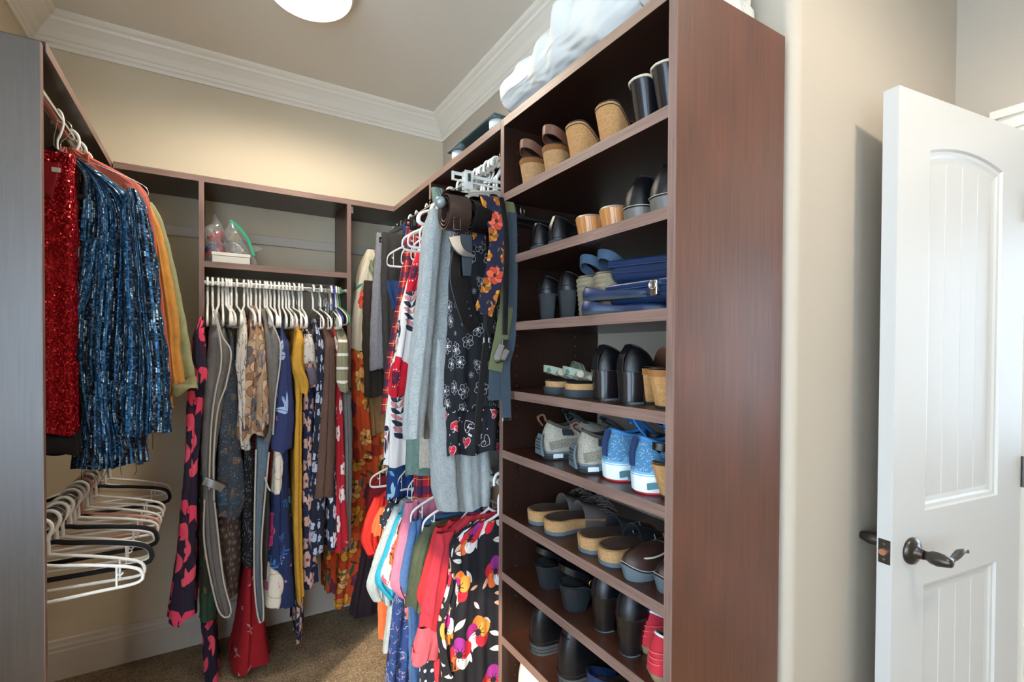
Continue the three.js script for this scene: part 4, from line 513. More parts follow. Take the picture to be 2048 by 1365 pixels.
for (const [z, kind, mat, k, lab] of [[-1.835, 'tubular', M.white, 'w', 'thick white hanger above the red sequin blouse, first on the upper rod'], [-1.80, 'velvet', M.velvet, 'v', 'black velvet hanger inside the red sequin blouse'], [-1.87, 'wire', M.chrome, 'c', 'thin wire hanger between the sequin jacket and coral cardigan'], [-1.98, 'tubular', M.white, 'w', 'white hanger carrying the coral cardigan'], [-2.08, 'tubular', M.white, 'w', 'white hanger carrying the yellow orange pullover'], [-2.17, 'tubular', M.white, 'w', 'white hanger carrying the sage green sweatshirt']]) hanger(kind, mat, k, lab, -0.375, 2.02, z, rr(-0.1, 0.1));
{   // the empty hangers on the lower rod
  let n = 0; const list = [[-1.64, 'w', 0.06], [-1.72, 'w', -0.1], [-1.765, 'v', -0.04], [-1.80, 'w', 0.1], [-1.86, 'w', -0.1], [-1.9, 'v', 0.06], [-1.95, 'w', 0.0], [-2.0, 'w', -0.14], [-2.05, 'w', 0.08], [-2.1, 'p', 0.03], [-2.17, 'w', -0.06], [-2.23, 'w', 0.08], [-2.32, 'w', -0.06], [-2.4, 'v', 0.1], [-2.5, 'w', -0.12], [-2.6, 'w', 0.05]], c = { w: 0, v: 0 };
  for (const [z, k, a] of list) {
    const near = 'empty ' + (k === 'w' ? 'white plastic' : 'black velvet') + ' hanger, ' + ORD[k === 'p' ? 0 : c[k]++] + ' of its kind from the end panel';
    hanger(k === 'v' ? 'velvet' : 'tubular', k === 'w' ? M.white : k === 'v' ? M.velvet : M.pinkP, k, k === 'p' ? 'pink plastic hanger, the only pink one on the lower rod' : near, -0.375, 0.935, z, a, k === 'p' ? null : k === 'w' ? 'empty white hangers on the lower rod' : 'empty black hangers on the lower rod').rotation.x = rr(-0.02, 0.02);
  }
}
const UP = [[-2.56, 'the palm leaf robe'], [-2.29, 'the blue tie dye dress'], [-2.21, 'the red tartan shirt'], [-2.08, 'the poppy dress'], [-1.9, 'the long tartan dress'], [-1.82, 'the sage green sweater'], [-1.72, 'the cream fuzzy pullover'], [-1.585, 'the light grey sweater'], [-1.5, 'the grey wool cardigan']];
for (const [z, what] of UP) hanger('tubular', M.white, 'w', `white plastic hanger carrying ${what}`, 0.81, 2.01, z, rr(-0.12, 0.12));
{ let n = 0; for (const z of [-1.66, -1.625, -1.55, -1.53, -1.46, -1.44]) hanger('tubular', M.white, 'w', `${ORD[n++]} white hook in the cluster behind the clear clip hanger, from the corner side`, 0.81, 2.01, z, rr(-0.2, 0.2), 'white hooks crowded near the shoe cabinet'); }
hanger('wire', M.chrome, 'c', 'thin wire hanger hooked beside the shoe cabinet panel', 0.81, 2.01, -1.40, 0.15);
const LOW = [[-2.52, 'v', 'the dark plum skirt'], [-2.44, 'w', 'the deep red tee'], [-2.36, 'w', 'the bright red orange tee'], [-2.26, 'w', 'the orange blouse'], [-2.12, 'w', 'the pale blue grey tee'], [-2.06, 'w', 'the turquoise tee'], [-2.0, 'w', 'the pink flowered tee'], [-1.88, 'w', 'the rose pink tee'], [-1.8, 'w', 'the mid blue shirt'], [-1.68, 'w', 'the olive green tee'], [-1.58, 'w', 'the scarlet tee'], [-1.49, 'w', 'the long sleeved red shirt'], [-1.42, 'w', 'the bright flowered black dress']];
for (const [z, k, what] of LOW) hanger(k === 'v' ? 'velvet' : 'tubular', k === 'v' ? M.velvet : M.white, k, `${k === 'v' ? 'black velvet' : 'white plastic'} hanger carrying ${what}`, 0.81, 0.945, z, rr(-0.1, 0.1));
function clipHanger(label, x, y, z, mat, clipMat, w, drop, turn = 0) {
  const t = thing('clip_hanger', label, 'hanger'); t.position.set(x, y, z); t.rotation.y = turn;
  part('hook', HS.wire[0], M.chrome, t); part('bar', merge([box(-w, w, -0.088, -0.078, -0.004, 0.004, 0, 0.003), box(-w, w, -0.106, -0.1, -0.003, 0.003, 0, 0.002), box(-w, -w + 0.008, -0.106, -0.078, -0.004, 0.004, 1, 0.002), box(w - 0.008, w, -0.106, -0.078, -0.004, 0.004, 1, 0.002), box(-0.006, 0.006, -0.1, -0.064, -0.004, 0.004, 1, 0.002)]), mat, t);
  for (const s of [-0.72, 0.72]) { const c = part('clip', merge([box(s * w - 0.014, s * w + 0.014, -0.088 - drop, -0.07, 0.006, 0.012, 1, 0.002), box(s * w - 0.014, s * w + 0.014, -0.088 - drop, -0.07, -0.012, -0.006, 1, 0.002), box(s * w - 0.008, s * w + 0.008, -0.1, -0.078, -0.008, 0.008, 1, 0.002)]), clipMat, t); part('clip_spring', box(s * w - 0.005, s * w + 0.005, -0.105, -0.08, 0.011, 0.0145, 1, 0.001), M.steel, c); }
  return t;
}
clipHanger('clear plastic clip hanger above the outlined flower skirt', 0.81, 2.01, -1.385, M.clear, M.clear, 0.19, 0.04);
clipHanger('clip hanger with black clips holding the charcoal trousers', 0.81, 2.01, -2.37, M.black, M.black, 0.13, 0.04);
clipHanger('clip hanger with black clips holding the grey tweed skirt', 0.81, 2.01, -2.43, M.black, M.black, 0.12, 0.03);
clipHanger('clip hanger with black clips just in front of the poppy dress', 0.81, 2.01, -1.99, M.black, M.black, 0.13, 0.03);
clipHanger('wire clip hanger holding the brown suede skirt', atZ(652, 575, -2.45).x, 1.665, -2.45, M.chrome, M.steel, 0.13, 0.03, Math.PI / 2);

// ------------------------------------------------------------------ belts on a pull-out rack
const BZ = -1.283, BY = 1.797;
{
  const t = thing('belt_rack', 'pull-out belt rack rod with ring hooks mounted inside the shoe cabinet', 'belt rack');
  part('rack_rod', rod(V(0.545, BY, BZ), V(1.1, BY - 0.008, BZ), 0.0085), M.steel, t);
  const b = new THREE.SphereGeometry(0.0165, 24, 16); b.translate(0.54, BY, BZ); part('ball_end', b, std({ color: '#8e999b', roughness: 0.3, metalness: 0.3 }), t);
  part('slide', box(0.8, 1.12, BY - 0.02, BY + 0.012, BZ - 0.04, BZ - 0.024, 0), M.steel, t);
  for (const x of [0.805, 1.03]) { const r = new THREE.TorusGeometry(0.012, 0.0032, 10, 24); r.rotateY(0.5); r.translate(x, BY + 0.012, BZ + 0.012); part('ring_hook', r, M.steel, t); }
  rebase(t);
}
const bx = (px) => atZ(px, 500, BZ + 0.02).x;
function coil(name, label, x, w, r, mat, more) {
  const t = thing(name, label, 'belt'), p = []; for (let k = 0; k <= 44; k++) { const a = 1.2 + k / 44 * 6.283 * 2.75, q = r * (1 - 0.5 * k / 44); p.push(V(x, BY - 0.022 + Math.sin(a) * q, BZ + Math.cos(a) * q * 0.85)); }
  part('strap', ribbon(p, V(1, 0, 0), w, 0.0034, 150), mat, t); if (more) more(t, p); return rebase(t);
}
coil('belt', 'rolled dark brown leather belt at the ball end of the rack', bx(916), 0.066, 0.057, M.leatherBrown, (t) => { const b = new THREE.TorusGeometry(0.02, 0.0028, 8, 4); b.rotateZ(Math.PI / 4); b.scale(0.7, 1.1, 1); b.translate(bx(903), BY - 0.07, BZ + 0.056); part('buckle', b, M.bronze, t, 'dark metal frame buckle'); });
const hang = (pts, dz = 0) => [V(bx(pts[0][0]), BY - 0.1, BZ - 0.016 - dz), V(bx(pts[0][0]), BY - 0.02, BZ - 0.014 - dz), V(bx(pts[0][0]), BY + 0.0125 + dz, BZ), ...pts.map(([x, y], i) => atZ(x, y, BZ + 0.016 + dz + 0.003 * i))];
coil('belt', 'rolled black western belt with a curved silver tip and hanging end', bx(962), 0.05, 0.052, M.leather, (t) => {
  part('strap_end', ribbon([atZ(930, 470, BZ + 0.055), atZ(921, 520, BZ + 0.05), atZ(919, 560, BZ + 0.048), atZ(928, 600, BZ + 0.046), atZ(940, 640, BZ + 0.044), atZ(950, 658, BZ + 0.042)], V(1, 0.12, 0), (u) => 0.05 + 0.01 * Math.sin(u * 3.1), 0.0034), M.leather, t);
  part('strap_tip', ribbon([atZ(932, 470, BZ + 0.062), atZ(934, 515, BZ + 0.064), atZ(934, 552, BZ + 0.062)], V(1, 0, 0.1), (u) => 0.034 - 0.012 * u * u, 0.0034), std({ color: '#2b3640', roughness: 0.45 }), t);
  part('silver_tip', ribbon([atZ(908, 474, BZ + 0.064), atZ(914, 492, BZ + 0.069), atZ(926, 506, BZ + 0.072), atZ(948, 513, BZ + 0.07)], (u) => V(1, 0.9 * (0.3 + u), 0), (u) => 0.036 - 0.03 * u, 0.006), std({ color: '#9a9792', metalness: 0.85, roughness: 0.42 }), t, 'curved silver belt tip');
  for (const [px, py] of [[934, 604], [938, 618], [942, 632]]) { const c = new THREE.CylinderGeometry(0.0024, 0.0024, 0.003, 10); c.rotateX(Math.PI / 2); const q = atZ(px, py, BZ + 0.048); c.translate(q.x, q.y, q.z); part('eyelet', c, M.chrome, t); }
});
const belt = (label, pts, w, mat, more, dz = 0, wd = V(1, 0, 0.12)) => { const t = thing('belt', label, 'belt'); part('strap', ribbon(hang(pts, dz), wd, w, 0.0028, 60), mat, t); if (more) more(t); return rebase(t); };
const tip = (t, px, py, w, h, mat, z = BZ + 0.035) => { const q = atZ(px, py, z); part('metal_tip', box(q.x - w / 2, q.x + w / 2, q.y - h / 2, q.y + h / 2, q.z - 0.003, q.z + 0.003, 1, 0.001), mat, t, 'metal end piece'); };
belt('long thin black belt hanging lowest from the rack', [[990, 405], [986, 600], [972, 690], [960, 800], [953, 890]], 0.02, M.leather, null, 0.002);
belt('wide strap printed with purple and orange flowers', [[980, 400], [996, 470], [990, 540], [978, 590], [966, 627]], 0.056, fab('strapFloral'), (t) => { for (const [a, b] of [[968, 0], [972, 6]]) { part('cord', tube([atZ(a, 622, BZ + 0.04), atZ(a + 1, 655, BZ + 0.04), atZ(a + b, 676, BZ + 0.04)], 0.0016, 10, 6), M.black, t); const q = atZ(a + b, 676, BZ + 0.04); part('cord_tip', rod(V(q.x, q.y, q.z), V(q.x, q.y - 0.014, q.z), 0.003), M.steel, t); } }, 0.018);
belt('olive green webbing belt with a grey lower end', [[1016, 412], [1019, 520], [1012, 620], [998, 700], [990, 742]], 0.044, std({ color: '#6f7350', roughness: 0.9, bumpMap: rep(weaveTex, 0.02), bumpScale: 0.0006 }), (t) => part('lower_end', ribbon([atZ(991, 738, BZ + 0.024), atZ(990, 770, BZ + 0.024), atZ(990, 801, BZ + 0.024)], V(1, 0, 0.1), 0.04, 0.003), fab('webbing'), t, 'grey blue end'), 0.004);
belt('narrow black strap with a metal loop end beside the olive webbing', [[1004, 405], [1012, 470], [1012, 560], [1010, 670]], 0.016, M.leather, (t) => tip(t, 1009, 690, 0.017, 0.03, M.steel, BZ + 0.042), 0.026);
belt('dark blue webbing belt with a silver square tip', [[1024, 430], [1026, 560], [1022, 680], [1012, 725], [1012, 780], [1013, 836]], 0.03, fab('webbing'), (t) => { tip(t, 1013.5, 838, 0.031, 0.013, M.chrome, BZ + 0.036); part('buckle_loop', ribbon([atZ(1004, 690, BZ + 0.05), atZ(994, 716, BZ + 0.052), atZ(1002, 722, BZ + 0.05), atZ(1014, 700, BZ + 0.046)], V(1, 0.2, 0.3), 0.018, 0.003), M.steel, t); }, 0.008);

// ------------------------------------------------------------------ shoes
const WT = [[0, 0], [0.012, 0.3], [0.04, 0.55], [0.08, 0.7], [0.14, 0.8], [0.25, 0.8], [0.4, 0.76], [0.55, 0.86], [0.68, 1], [0.8, 0.98], [0.9, 0.82], [0.96, 0.56], [0.99, 0.27], [1, 0]];
const NL = 48;
function foot(o) {   // heel at the origin, toe along +x
  const L = o.L || 0.24, Wd = (o.W || 0.082) / 2, H = o.H ?? 0.02, P = o.P ?? 0.015, s1 = o.s1 ?? 0.22, s2 = o.s2 ?? 0.66, sd = o.side || 1, pointy = o.pointy || 0;
  const h = (s) => lerp(H, P, smooth((s - s1) / (s2 - s1))) + (o.spring || 0) * Math.pow(clamp((s - 0.75) / 0.25, 0, 1), 2);
  const hw = (s) => Wd * table(WT, s) * (1 - pointy * smooth((s - 0.7) / 0.3) * 0.5), zc = (s) => sd * 0.008 * Math.sin((s - 0.15) * 3.2) * (s > 0.15 ? 1 : 0);
  const loop = (k = 1, cx = 0.45) => { const p = []; for (let i = 0; i <= NL; i++) { const a = i / NL * 2 * Math.PI, s = (1 - Math.cos(a)) / 2; p.push({ s, x: (cx + (s - cx) * k) * L, z: zc(s) + (Math.sin(a) >= 0 ? 1 : -1) * hw(s) * k, e: Math.sin(a) }); } return p; };
  return { L, h, hw, zc, loop, H, P, sd };
}
function solid(F, o) {   // block between two height profiles, tapering towards the bottom
  const lv = o.levels || 4, top = o.top || F.h, bot = o.bot || (() => 0), kb = o.kb ?? 0.94, kt = o.kt ?? 1, G = [];
  const at = (f) => { const k = lerp(kb, kt, f) * (1 + (o.rope ? 0.03 * Math.abs(Math.sin(f * Math.PI * o.rope)) - 0.015 : 0)); return F.loop(k, o.cx ?? 0.48).map((p) => ({ ...p, y: lerp(bot(p.s), top(p.s), f) })); };
  G.push(surf(NL + 1, lv + 1, (i, j) => { const p = at(j / lv)[i]; return [p.x, p.y, p.z, i / NL * F.L * 2, p.y]; }, true));
  for (const f of [0, 1]) { const A = at(f); G.push(surf(2, NL / 2 + 1, (i, j) => { const p = A[(i ^ f) ? j : NL - j]; return [p.x, p.y, p.z, p.x, p.z]; })); }
  return merge(G);
}
const cap = (F, k, dy) => { const A = F.loop(k); return surf(7, NL / 2 + 1, (i, j) => { const p = A[j], q = A[NL - j], t = i / 6, e = Math.pow(Math.abs(t * 2 - 1), 3); return [lerp(q.x, p.x, t), F.h(p.s) + dy + 0.004 * e, lerp(q.z, p.z, t), p.x, lerp(q.z, p.z, t)]; }); };
function heelBlock(F, sH, taper, o = {}) {
  const A = F.loop().filter((p) => p.s <= sH), n = A.length, ring = []; const first = A.filter((p) => p.e >= 0), second = A.filter((p) => p.e < 0); ring.push(...second, ...first.filter((p, i) => i || second.length === 0)); ring.push(ring[0]);
  const lv = o.levels || 8, cx = sH * F.L * (o.cx ?? 0.5), H = F.H - 0.001;
  const at = (f, i) => { const p = ring[i], k = lerp(taper, 1, Math.pow(f, 1.3)) * (1 + (o.stack ? 0.006 * ((Math.round(f * lv) & 1) ? 1 : -1) : 0)); return [cx + (p.x - cx) * k, f * (H - 0) - (f > 0.99 ? Math.max(0, 0) : 0), p.z * k, p.z + p.x, f * H]; };
  const G = [surf(ring.length, lv + 1, (i, j) => at(j / lv, i))];
  for (const f of [0, 1]) { const c = at(f, 0).slice(); let sx = 0, sz = 0; ring.forEach((_, i) => { const q = at(f, i); sx += q[0]; sz += q[2]; }); G.push(surf(ring.length, 2, (i, j) => j === (f ? 1 : 0) ? [sx / ring.length, at(f, i)[1], sz / ring.length] : at(f, i))); }
  const g = merge(G); return g;
}
function upper(F, o) {   // closed upper from the sole edge to the opening
  const K = 9, A = F.loop(o.k ?? 1), sT = o.sT ?? 0.5, x0 = o.x0 ?? 0.02, wO = o.wO ?? 0.72, lean = o.lean ?? 0;
  const rim = A.map((p) => { const s = p.s, sr = x0 + (sT - x0) * s, w = F.hw(Math.max(0.12, lerp(0.16, sT, s))) * wO * Math.pow(Math.max(0, 1 - Math.pow(2 * s - 1, 4)), 0.5) * (s > 0.5 ? lerp(1, o.tw ?? 0.75, (s - 0.5) * 2) : 1); return V(sr * F.L + lean * (1 - s), F.h(sr) + lerp(o.heel, o.throat, smooth(s * 1.05)) - (o.dip ?? 0.012) * Math.sin(Math.PI * s), F.zc(sr) + Math.sign(p.e || 1) * w); });
  const mid = A.map((p, i) => { const toe = smooth((p.s - sT * 0.7) / (1 - sT * 0.7)), r = rim[i], hy = lerp(lerp(o.heel, o.throat, p.s) * 0.55, o.toe ?? 0.045, toe); return V(lerp(p.x, r.x, 0.12 * (1 - toe)) + (p.s < 0.1 ? -(o.bulge ?? 0.004) : 0), F.h(p.s) + hy, lerp(p.z * 1.04, p.z, toe)); });
  const g = surf(NL + 1, K, (i, j) => { const t = j / (K - 1), a = (1 - t) * (1 - t), b = 2 * t * (1 - t), c = t * t, p = A[i]; return [a * p.x + b * mid[i].x + c * rim[i].x, a * (F.h(p.s) - (o.drop || 0)) + b * mid[i].y + c * rim[i].y, a * p.z + b * mid[i].z + c * rim[i].z, i / NL * F.L * 2, t * 0.09]; }, true);
  return { g, rim: rim.slice(0, NL), mid };
}
function across(F, s0, s1, hgt, o = {}) {   // strap over the foot between two places along it
  const n = 20, k = o.k ?? 1.01, t = 0.003, ht = (s) => F.h(s) - (o.drop ?? 0.006);
  const f = (a, u, off) => { const s = lerp(s0, s1, u) + (o.skew || 0) * (a - 0.5) * F.sd, al = Math.PI * a, z = F.zc(s) + F.hw(s) * k * Math.cos(al) * (1 + off * 8), y = ht(s) + (hgt * (1 - (o.fall ?? 0.35) * u) + off) * Math.pow(Math.sin(al), 0.75); return [s * F.L, y, z, a * 0.12, u * 0.06]; };
  return merge([surf(n + 1, 5, (i, j) => f(i / n, j / 4, t)), surf(n + 1, 5, (i, j) => f(i / n, j / 4, 0)), surf(n + 1, 2, (i, j) => f(i / n, 0, j * t)), surf(n + 1, 2, (i, j) => f(i / n, 1, j * t))]);
}
function backStrap(F, sF, h0, h1, w, k = 0.95, back = 0) { const p = []; for (let i = -10; i <= 10; i++) { const a = i / 10, s = sF * a * a, e = Math.sign(a); p.push(V(s * F.L - back * (1 - a * a), F.h(s) + lerp(h1, h0, a * a), F.zc(s) + e * F.hw(Math.max(s, 0.02)) * k * (Math.abs(a) < 0.25 ? Math.abs(a) * 4 : 1))); } return ribbon(p, V(0, 1, 0), w, 0.0026, 50); }
function shoe(name, label, cat, [px, shelf, x, yaw], o, build, group) {
  const t = thing(name, label, cat, group), F = foot(o); build(t, F, o);
  const y = SHELF[shelf], z = atX(px, 700, x).z; t.position.set(x, y + 0.0005, z); t.rotation.y = yaw || 0; return t;
}
const FAR = ', the far shoe', NEAR = ', the near shoe';
function pair(name, label, cat, a, b, o, build) { shoe(name, label.replace(/ on the (\w+) shelf$/, ', $1 shelf') + FAR, cat, a, { ...o, side: 1 }, build); shoe(name, label.replace(/ on the (\w+) shelf$/, ', $1 shelf') + NEAR, cat, b, { ...o, side: -1 }, build); }
const tubeRim = (t, r, mat, rad = 0.0022, name = 'topline') => part(name, tube(r, rad, 90, 6, true), mat, t);
const wedge = (sole, o = {}) => (t, F) => {
  part('wedge_sole', solid(F, { kb: o.kb ?? 0.84, levels: o.rope ? o.rope * 6 : 6, rope: o.rope, bot: () => 0.004 }), sole, t);
  part('outsole', solid(F, { top: () => 0.005, kb: (o.kb ?? 0.84) * 0.99, kt: (o.kb ?? 0.84) + 0.005, levels: 1 }), M.rubber, t);
  part('insole', cap(F, 0.97, 0.001), o.insole || M.insole, t);
  if (o.rim) part('rim_stitch', tube(F.loop(1.0).slice(0, NL).map((p) => V(p.x, F.h(p.s) - 0.006, p.z * 1.005)), 0.001, 100, 5, true), o.rim, t);
  if (o.band) part('rim_band', solid(F, { top: F.h, bot: (s) => F.h(s) - 0.014, kb: 0.985, kt: 1.006, levels: 1 }), o.band, t);
  if (o.more) o.more(t, F);
};
const cs = (c) => std({ map: rep(corkTex, 0.09), color: c, roughness: 0.85 });
// top shelf
pair('wedge_sandal', 'cork wedge sandal with a brown ankle strap on the top shelf', 'sandal', [1042, 0, 0.79, 0.1], [1087, 0, 0.795, 0.05], { L: 0.22, W: 0.088, H: 0.088, P: 0.03 }, wedge(M.cork, { band: cs('#b08a62'), more: (t, F) => { part('ankle_strap', backStrap(F, 0.34, 0.012, 0.045, 0.026, 0.85, 0.0), M.tan, t, 'brown leather ankle strap'); part('vamp_strap', across(F, 0.62, 0.86, 0.045), M.tan, t); } }));
pair('wedge_mule', 'tall bark patterned cork wedge mule on the top shelf', 'shoe', [1135, 0, 0.80, 0.05], [1195, 0, 0.80, 0.02], { L: 0.21, W: 0.094, H: 0.11, P: 0.035, s1: 0.04, s2: 0.6 }, wedge(M.bark, { kb: 0.76, rim: M.black, more: (t, F) => part('vamp', across(F, 0.5, 0.9, 0.06), M.tan, t) }));
pair('platform_clog', 'tall glossy black wedge clog with a pale rim on the top shelf', 'shoe', [1264, 0, 0.80, 0.03], [1308, 0, 0.80, 0], { L: 0.2, W: 0.08, H: 0.118, P: 0.04, s1: 0.06, s2: 0.6 }, wedge(std({ color: '#17161a', roughness: 0.22 }), { kb: 0.72, insole: M.cream, more: (t, F) => { part('pale_rim', tube(F.loop(1.0).slice(0, NL).map((p) => V(p.x, F.h(p.s), p.z)), 0.003, 100, 6, true), M.cream, t); part('vamp', across(F, 0.5, 0.88, 0.05), M.leather, t); } }));
// second shelf
const closed = (mat, u, o = {}) => (t, F) => {
  part('outsole', solid(F, { top: F.h, bot: o.bot || ((s) => o.block ? Math.max(0, F.h(s) - 0.007) : 0), kb: o.kb ?? 0.985, kt: o.kt ?? 1, levels: 3 }), o.sole || M.rubber, t);
  if (o.block) part('heel', heelBlock(F, o.block[0], o.block[1], { stack: o.stack, levels: o.stack ? 16 : 8, cx: 0.55 }), o.heelMat || o.sole || M.rubber, t);
  if (o.block) { const k = heelBlock({ ...F, H: 0.006 }, o.block[0], 1); k.scale(o.block[1] * 1.01, 1, o.block[1] * 1.01); k.translate(o.block[0] * F.L * 0.55 * (1 - o.block[1]), 0, 0); part('heel_tip', k, M.rubberGrey, t); }
  part('insole', cap(F, 0.9, 0.002), M.insole, t);
  const U = upper(F, u); part('upper', U.g, mat, t); tubeRim(t, U.rim, o.rimMat || mat, o.rimR ?? 0.002);
  if (o.seam) part('seam', tube(F.loop(1.015).slice(0, NL).map((p) => V(p.x, F.h(p.s) + o.seam, p.z)), 0.0009, 110, 5, true), o.seamMat || M.stitch, t);
  if (o.back) { const i = 0, a = V(0, F.h(0), 0), m = U.mid[0], r = U.rim[0]; part('back_seam', ribbon([a, V(a.x * 0.25 + m.x * 0.5 + r.x * 0.25 - 0.002, a.y * 0.25 + m.y * 0.5 + r.y * 0.25, 0), V(r.x - 0.001, r.y, 0)], V(0, 0, 1), o.back, 0.002), mat, t); }
  if (o.more) o.more(t, F, U);
};
pair('loafer', 'low black leather loafer on the second shelf', 'shoe', [1064, 1, 0.80, 0.1], [1100, 1, 0.80, 0.1], { L: 0.24, W: 0.08, H: 0.02, P: 0.012 }, closed(M.leather, { heel: 0.068, throat: 0.055, sT: 0.52, toe: 0.05, x0: 0.04, lean: 0.004 }, { seam: 0.006, seamMat: M.leather, back: 0.012 }));
pair('wooden_clog', 'clog with polished oak wedge heel on the second shelf', 'shoe', [1156, 1, 0.80, 0.05], [1204, 1, 0.80, 0.02], { L: 0.22, W: 0.088, H: 0.055, P: 0.025 }, wedge(M.oak, { kb: 0.88, insole: M.cream, more: (t, F) => part('vamp', across(F, 0.5, 0.92, 0.055), M.leather, t) }));
pair('stitched_clog', 'black leather clog with white stitching on the second shelf', 'shoe', [1254, 1, 0.80, 0.02], [1308, 1, 0.79, 0], { L: 0.23, W: 0.092, H: 0.034, P: 0.024 }, closed(M.leather, { heel: 0.078, throat: 0.05, sT: 0.55, toe: 0.056, x0: 0.1, lean: 0.012, wO: 0.6, dip: 0.004 }, { seam: 0.004, rimMat: M.leather, rimR: 0.003, kb: 0.95, sole: std({ color: '#6a645e', roughness: 0.4 }) }));
// third shelf
pair('pump', 'black leather pump with a stacked heel on the third shelf', 'shoe', [1079, 2, 0.80, 0.05], [1119, 2, 0.80, 0.03], { L: 0.22, W: 0.076, H: 0.078, P: 0.012, s1: 0.2, s2: 0.7 }, closed(M.leather, { heel: 0.052, throat: 0.028, sT: 0.62, toe: 0.04, x0: 0.045, lean: 0.006 }, { block: [0.24, 0.74], stack: true, sole: M.blackwood, seam: 0.012, seamMat: M.leather, back: 0.01 }));
pair('espadrille', 'rope wedge sandal with denim blue ankle strap and buckle on the third shelf', 'sandal', [1160, 2, 0.805, 0.05], [1192, 2, 0.80, -0.12], { L: 0.22, W: 0.096, H: 0.102, P: 0.04 }, wedge(M.rope, { kb: 0.9, rope: 8, insole: M.insoleTan, more: (t, F) => { part('ankle_strap', backStrap(F, 0.36, 0.01, 0.05, 0.024, 0.78, -0.01), M.denim, t, 'denim blue ankle strap'); part('vamp_strap', across(F, 0.56, 0.86, 0.05), M.denim, t); const b = new THREE.TorusGeometry(0.012, 0.0018, 8, 24); b.translate(0.36 * F.L, F.h(0.36) + 0.02, F.hw(0.36) * 0.82); part('buckle', b, M.steel, t, 'round steel buckle'); } }));
function clutch(label, x, y, z, w, h, d, rx, ry, clasp) {
  const t = thing('clutch_bag', label, 'bag'); t.position.set(x, y, z); t.rotation.set(rx, ry, 0, 'YXZ');
  part('bag_body', new RoundedBoxGeometry(d, h, w, 5, h * 0.42).translate(0, h / 2, 0), M.navy, t); part('flap', box(-d / 2 - 0.004, d / 2 - 0.01, h * 0.66, h * 1.04, -w / 2 - 0.002, w / 2 + 0.002, 2, 0.008), M.navy, t);
  part('flap_stitch', tube([V(-d / 2 - 0.005, h * 0.72, -w / 2 + 0.006), V(-d / 2 - 0.005, h * 0.72, 0), V(-d / 2 - 0.005, h * 0.72, w / 2 - 0.006)], 0.0008, 20, 5), M.denim, t);
  part('piping', tube([V(-d / 2 - 0.001, h * 0.45, -w / 2 + 0.012), V(-d / 2 - 0.002, h * 0.4, 0), V(-d / 2 - 0.001, h * 0.45, w / 2 - 0.012)], 0.0016, 20, 6), M.navy, t);
  if (clasp) { const c = part('clasp', box(-d / 2 - 0.012, -d / 2, h * 0.25, h * 0.95, w * 0.18, w * 0.18 + 0.022, 1, 0.004), M.chrome, t, 'silver clasp'); part('clasp_ring', new THREE.TorusGeometry(0.009, 0.002, 8, 20).rotateY(Math.PI / 2).translate(-d / 2 - 0.014, h * 0.7, w * 0.18 + 0.011), M.chrome, c); }
}
clutch('navy leather clutch bag lying on top of another on the third shelf', 0.9, 1.539, -0.8, 0.2, 0.052, 0.17, 0.05, 0.12, false);
clutch('navy leather clutch bag with a silver clasp beneath another clutch', 0.895, 1.468 + 0.021, -0.80, 0.21, 0.05, 0.16, 0, 0.05, true);
for (const [k, y, z, lab, ins] of [[0, 0.0, -0.945, 'navy ballet flat with grey lining, lower of two on the third shelf', M.insoleTan], [1, 0.034, -0.955, 'navy ballet flat with coral lining, upper of two on the third shelf', M.coral]]) {
  const t = thing('ballet_flat', lab, 'shoe'), F = foot({ L: 0.23, W: 0.076, H: 0.008, P: 0.006, side: k ? 1 : -1 });
  closed(M.navy, { heel: 0.03, throat: 0.02, sT: 0.68, toe: 0.024, x0: 0.03, wO: 0.82 }, { rimR: 0.0016, more: (tt, f) => { part('lining', cap(f, 0.88, 0.008), ins, tt); part('bow', merge([-1, 1].map((s) => tube([V(0.66 * f.L, f.h(0.66) + 0.03, 0), V(0.67 * f.L, f.h(0.66) + 0.04, s * 0.012), V(0.66 * f.L, f.h(0.66) + 0.032, s * 0.02), V(0.655 * f.L, f.h(0.66) + 0.026, s * 0.01), V(0.66 * f.L, f.h(0.66) + 0.03, 0)], 0.003, 24, 6))), M.denim, tt); } })(t, F);
  t.position.set(0.775 + 0.012 * k, SHELF[2] + y + 0.0005, z); t.rotation.set(0, -1.12 - 0.04 * k, 0);
}
// fourth shelf
const strapMat = fab('camo');
pair('sport_sandal', 'camouflage strap sandal with cork midsole on the fourth shelf', 'sandal', [1092, 3, 0.80, -0.25], [1130, 3, 0.79, -0.4], { L: 0.23, W: 0.09, H: 0.036, P: 0.03 }, (t, F) => {
  part('outsole', solid(F, { top: () => 0.02, kb: 1.02, kt: 1.05, levels: 2 }), M.rubber, t); part('cork_midsole', solid(F, { bot: () => 0.019, kb: 0.99, levels: 2 }), M.cork, t); part('insole', cap(F, 0.95, 0.001), M.nubuck, t);
  part('heel_strap', backStrap(F, 0.42, 0.01, 0.036, 0.02, 0.96, 0.004), strapMat, t); part('ankle_strap', across(F, 0.36, 0.46, 0.062, { fall: 0.1 }), strapMat, t); part('toe_strap', across(F, 0.66, 0.84, 0.045), strapMat, t);
});
pair('pump', 'black leather pump with a thick polished block heel on the fourth shelf', 'shoe', [1190, 3, 0.80, 0.02], [1240, 3, 0.795, -0.08], { L: 0.23, W: 0.086, H: 0.074, P: 0.012, s1: 0.22, s2: 0.68 }, closed(M.leather, { heel: 0.062, throat: 0.03, sT: 0.6, toe: 0.045, x0: 0.06, lean: 0.012, wO: 0.66 }, { block: [0.28, 0.86], heelMat: std({ color: '#1b1719', roughness: 0.22 }), sole: M.blackwood, back: 0.022 }));
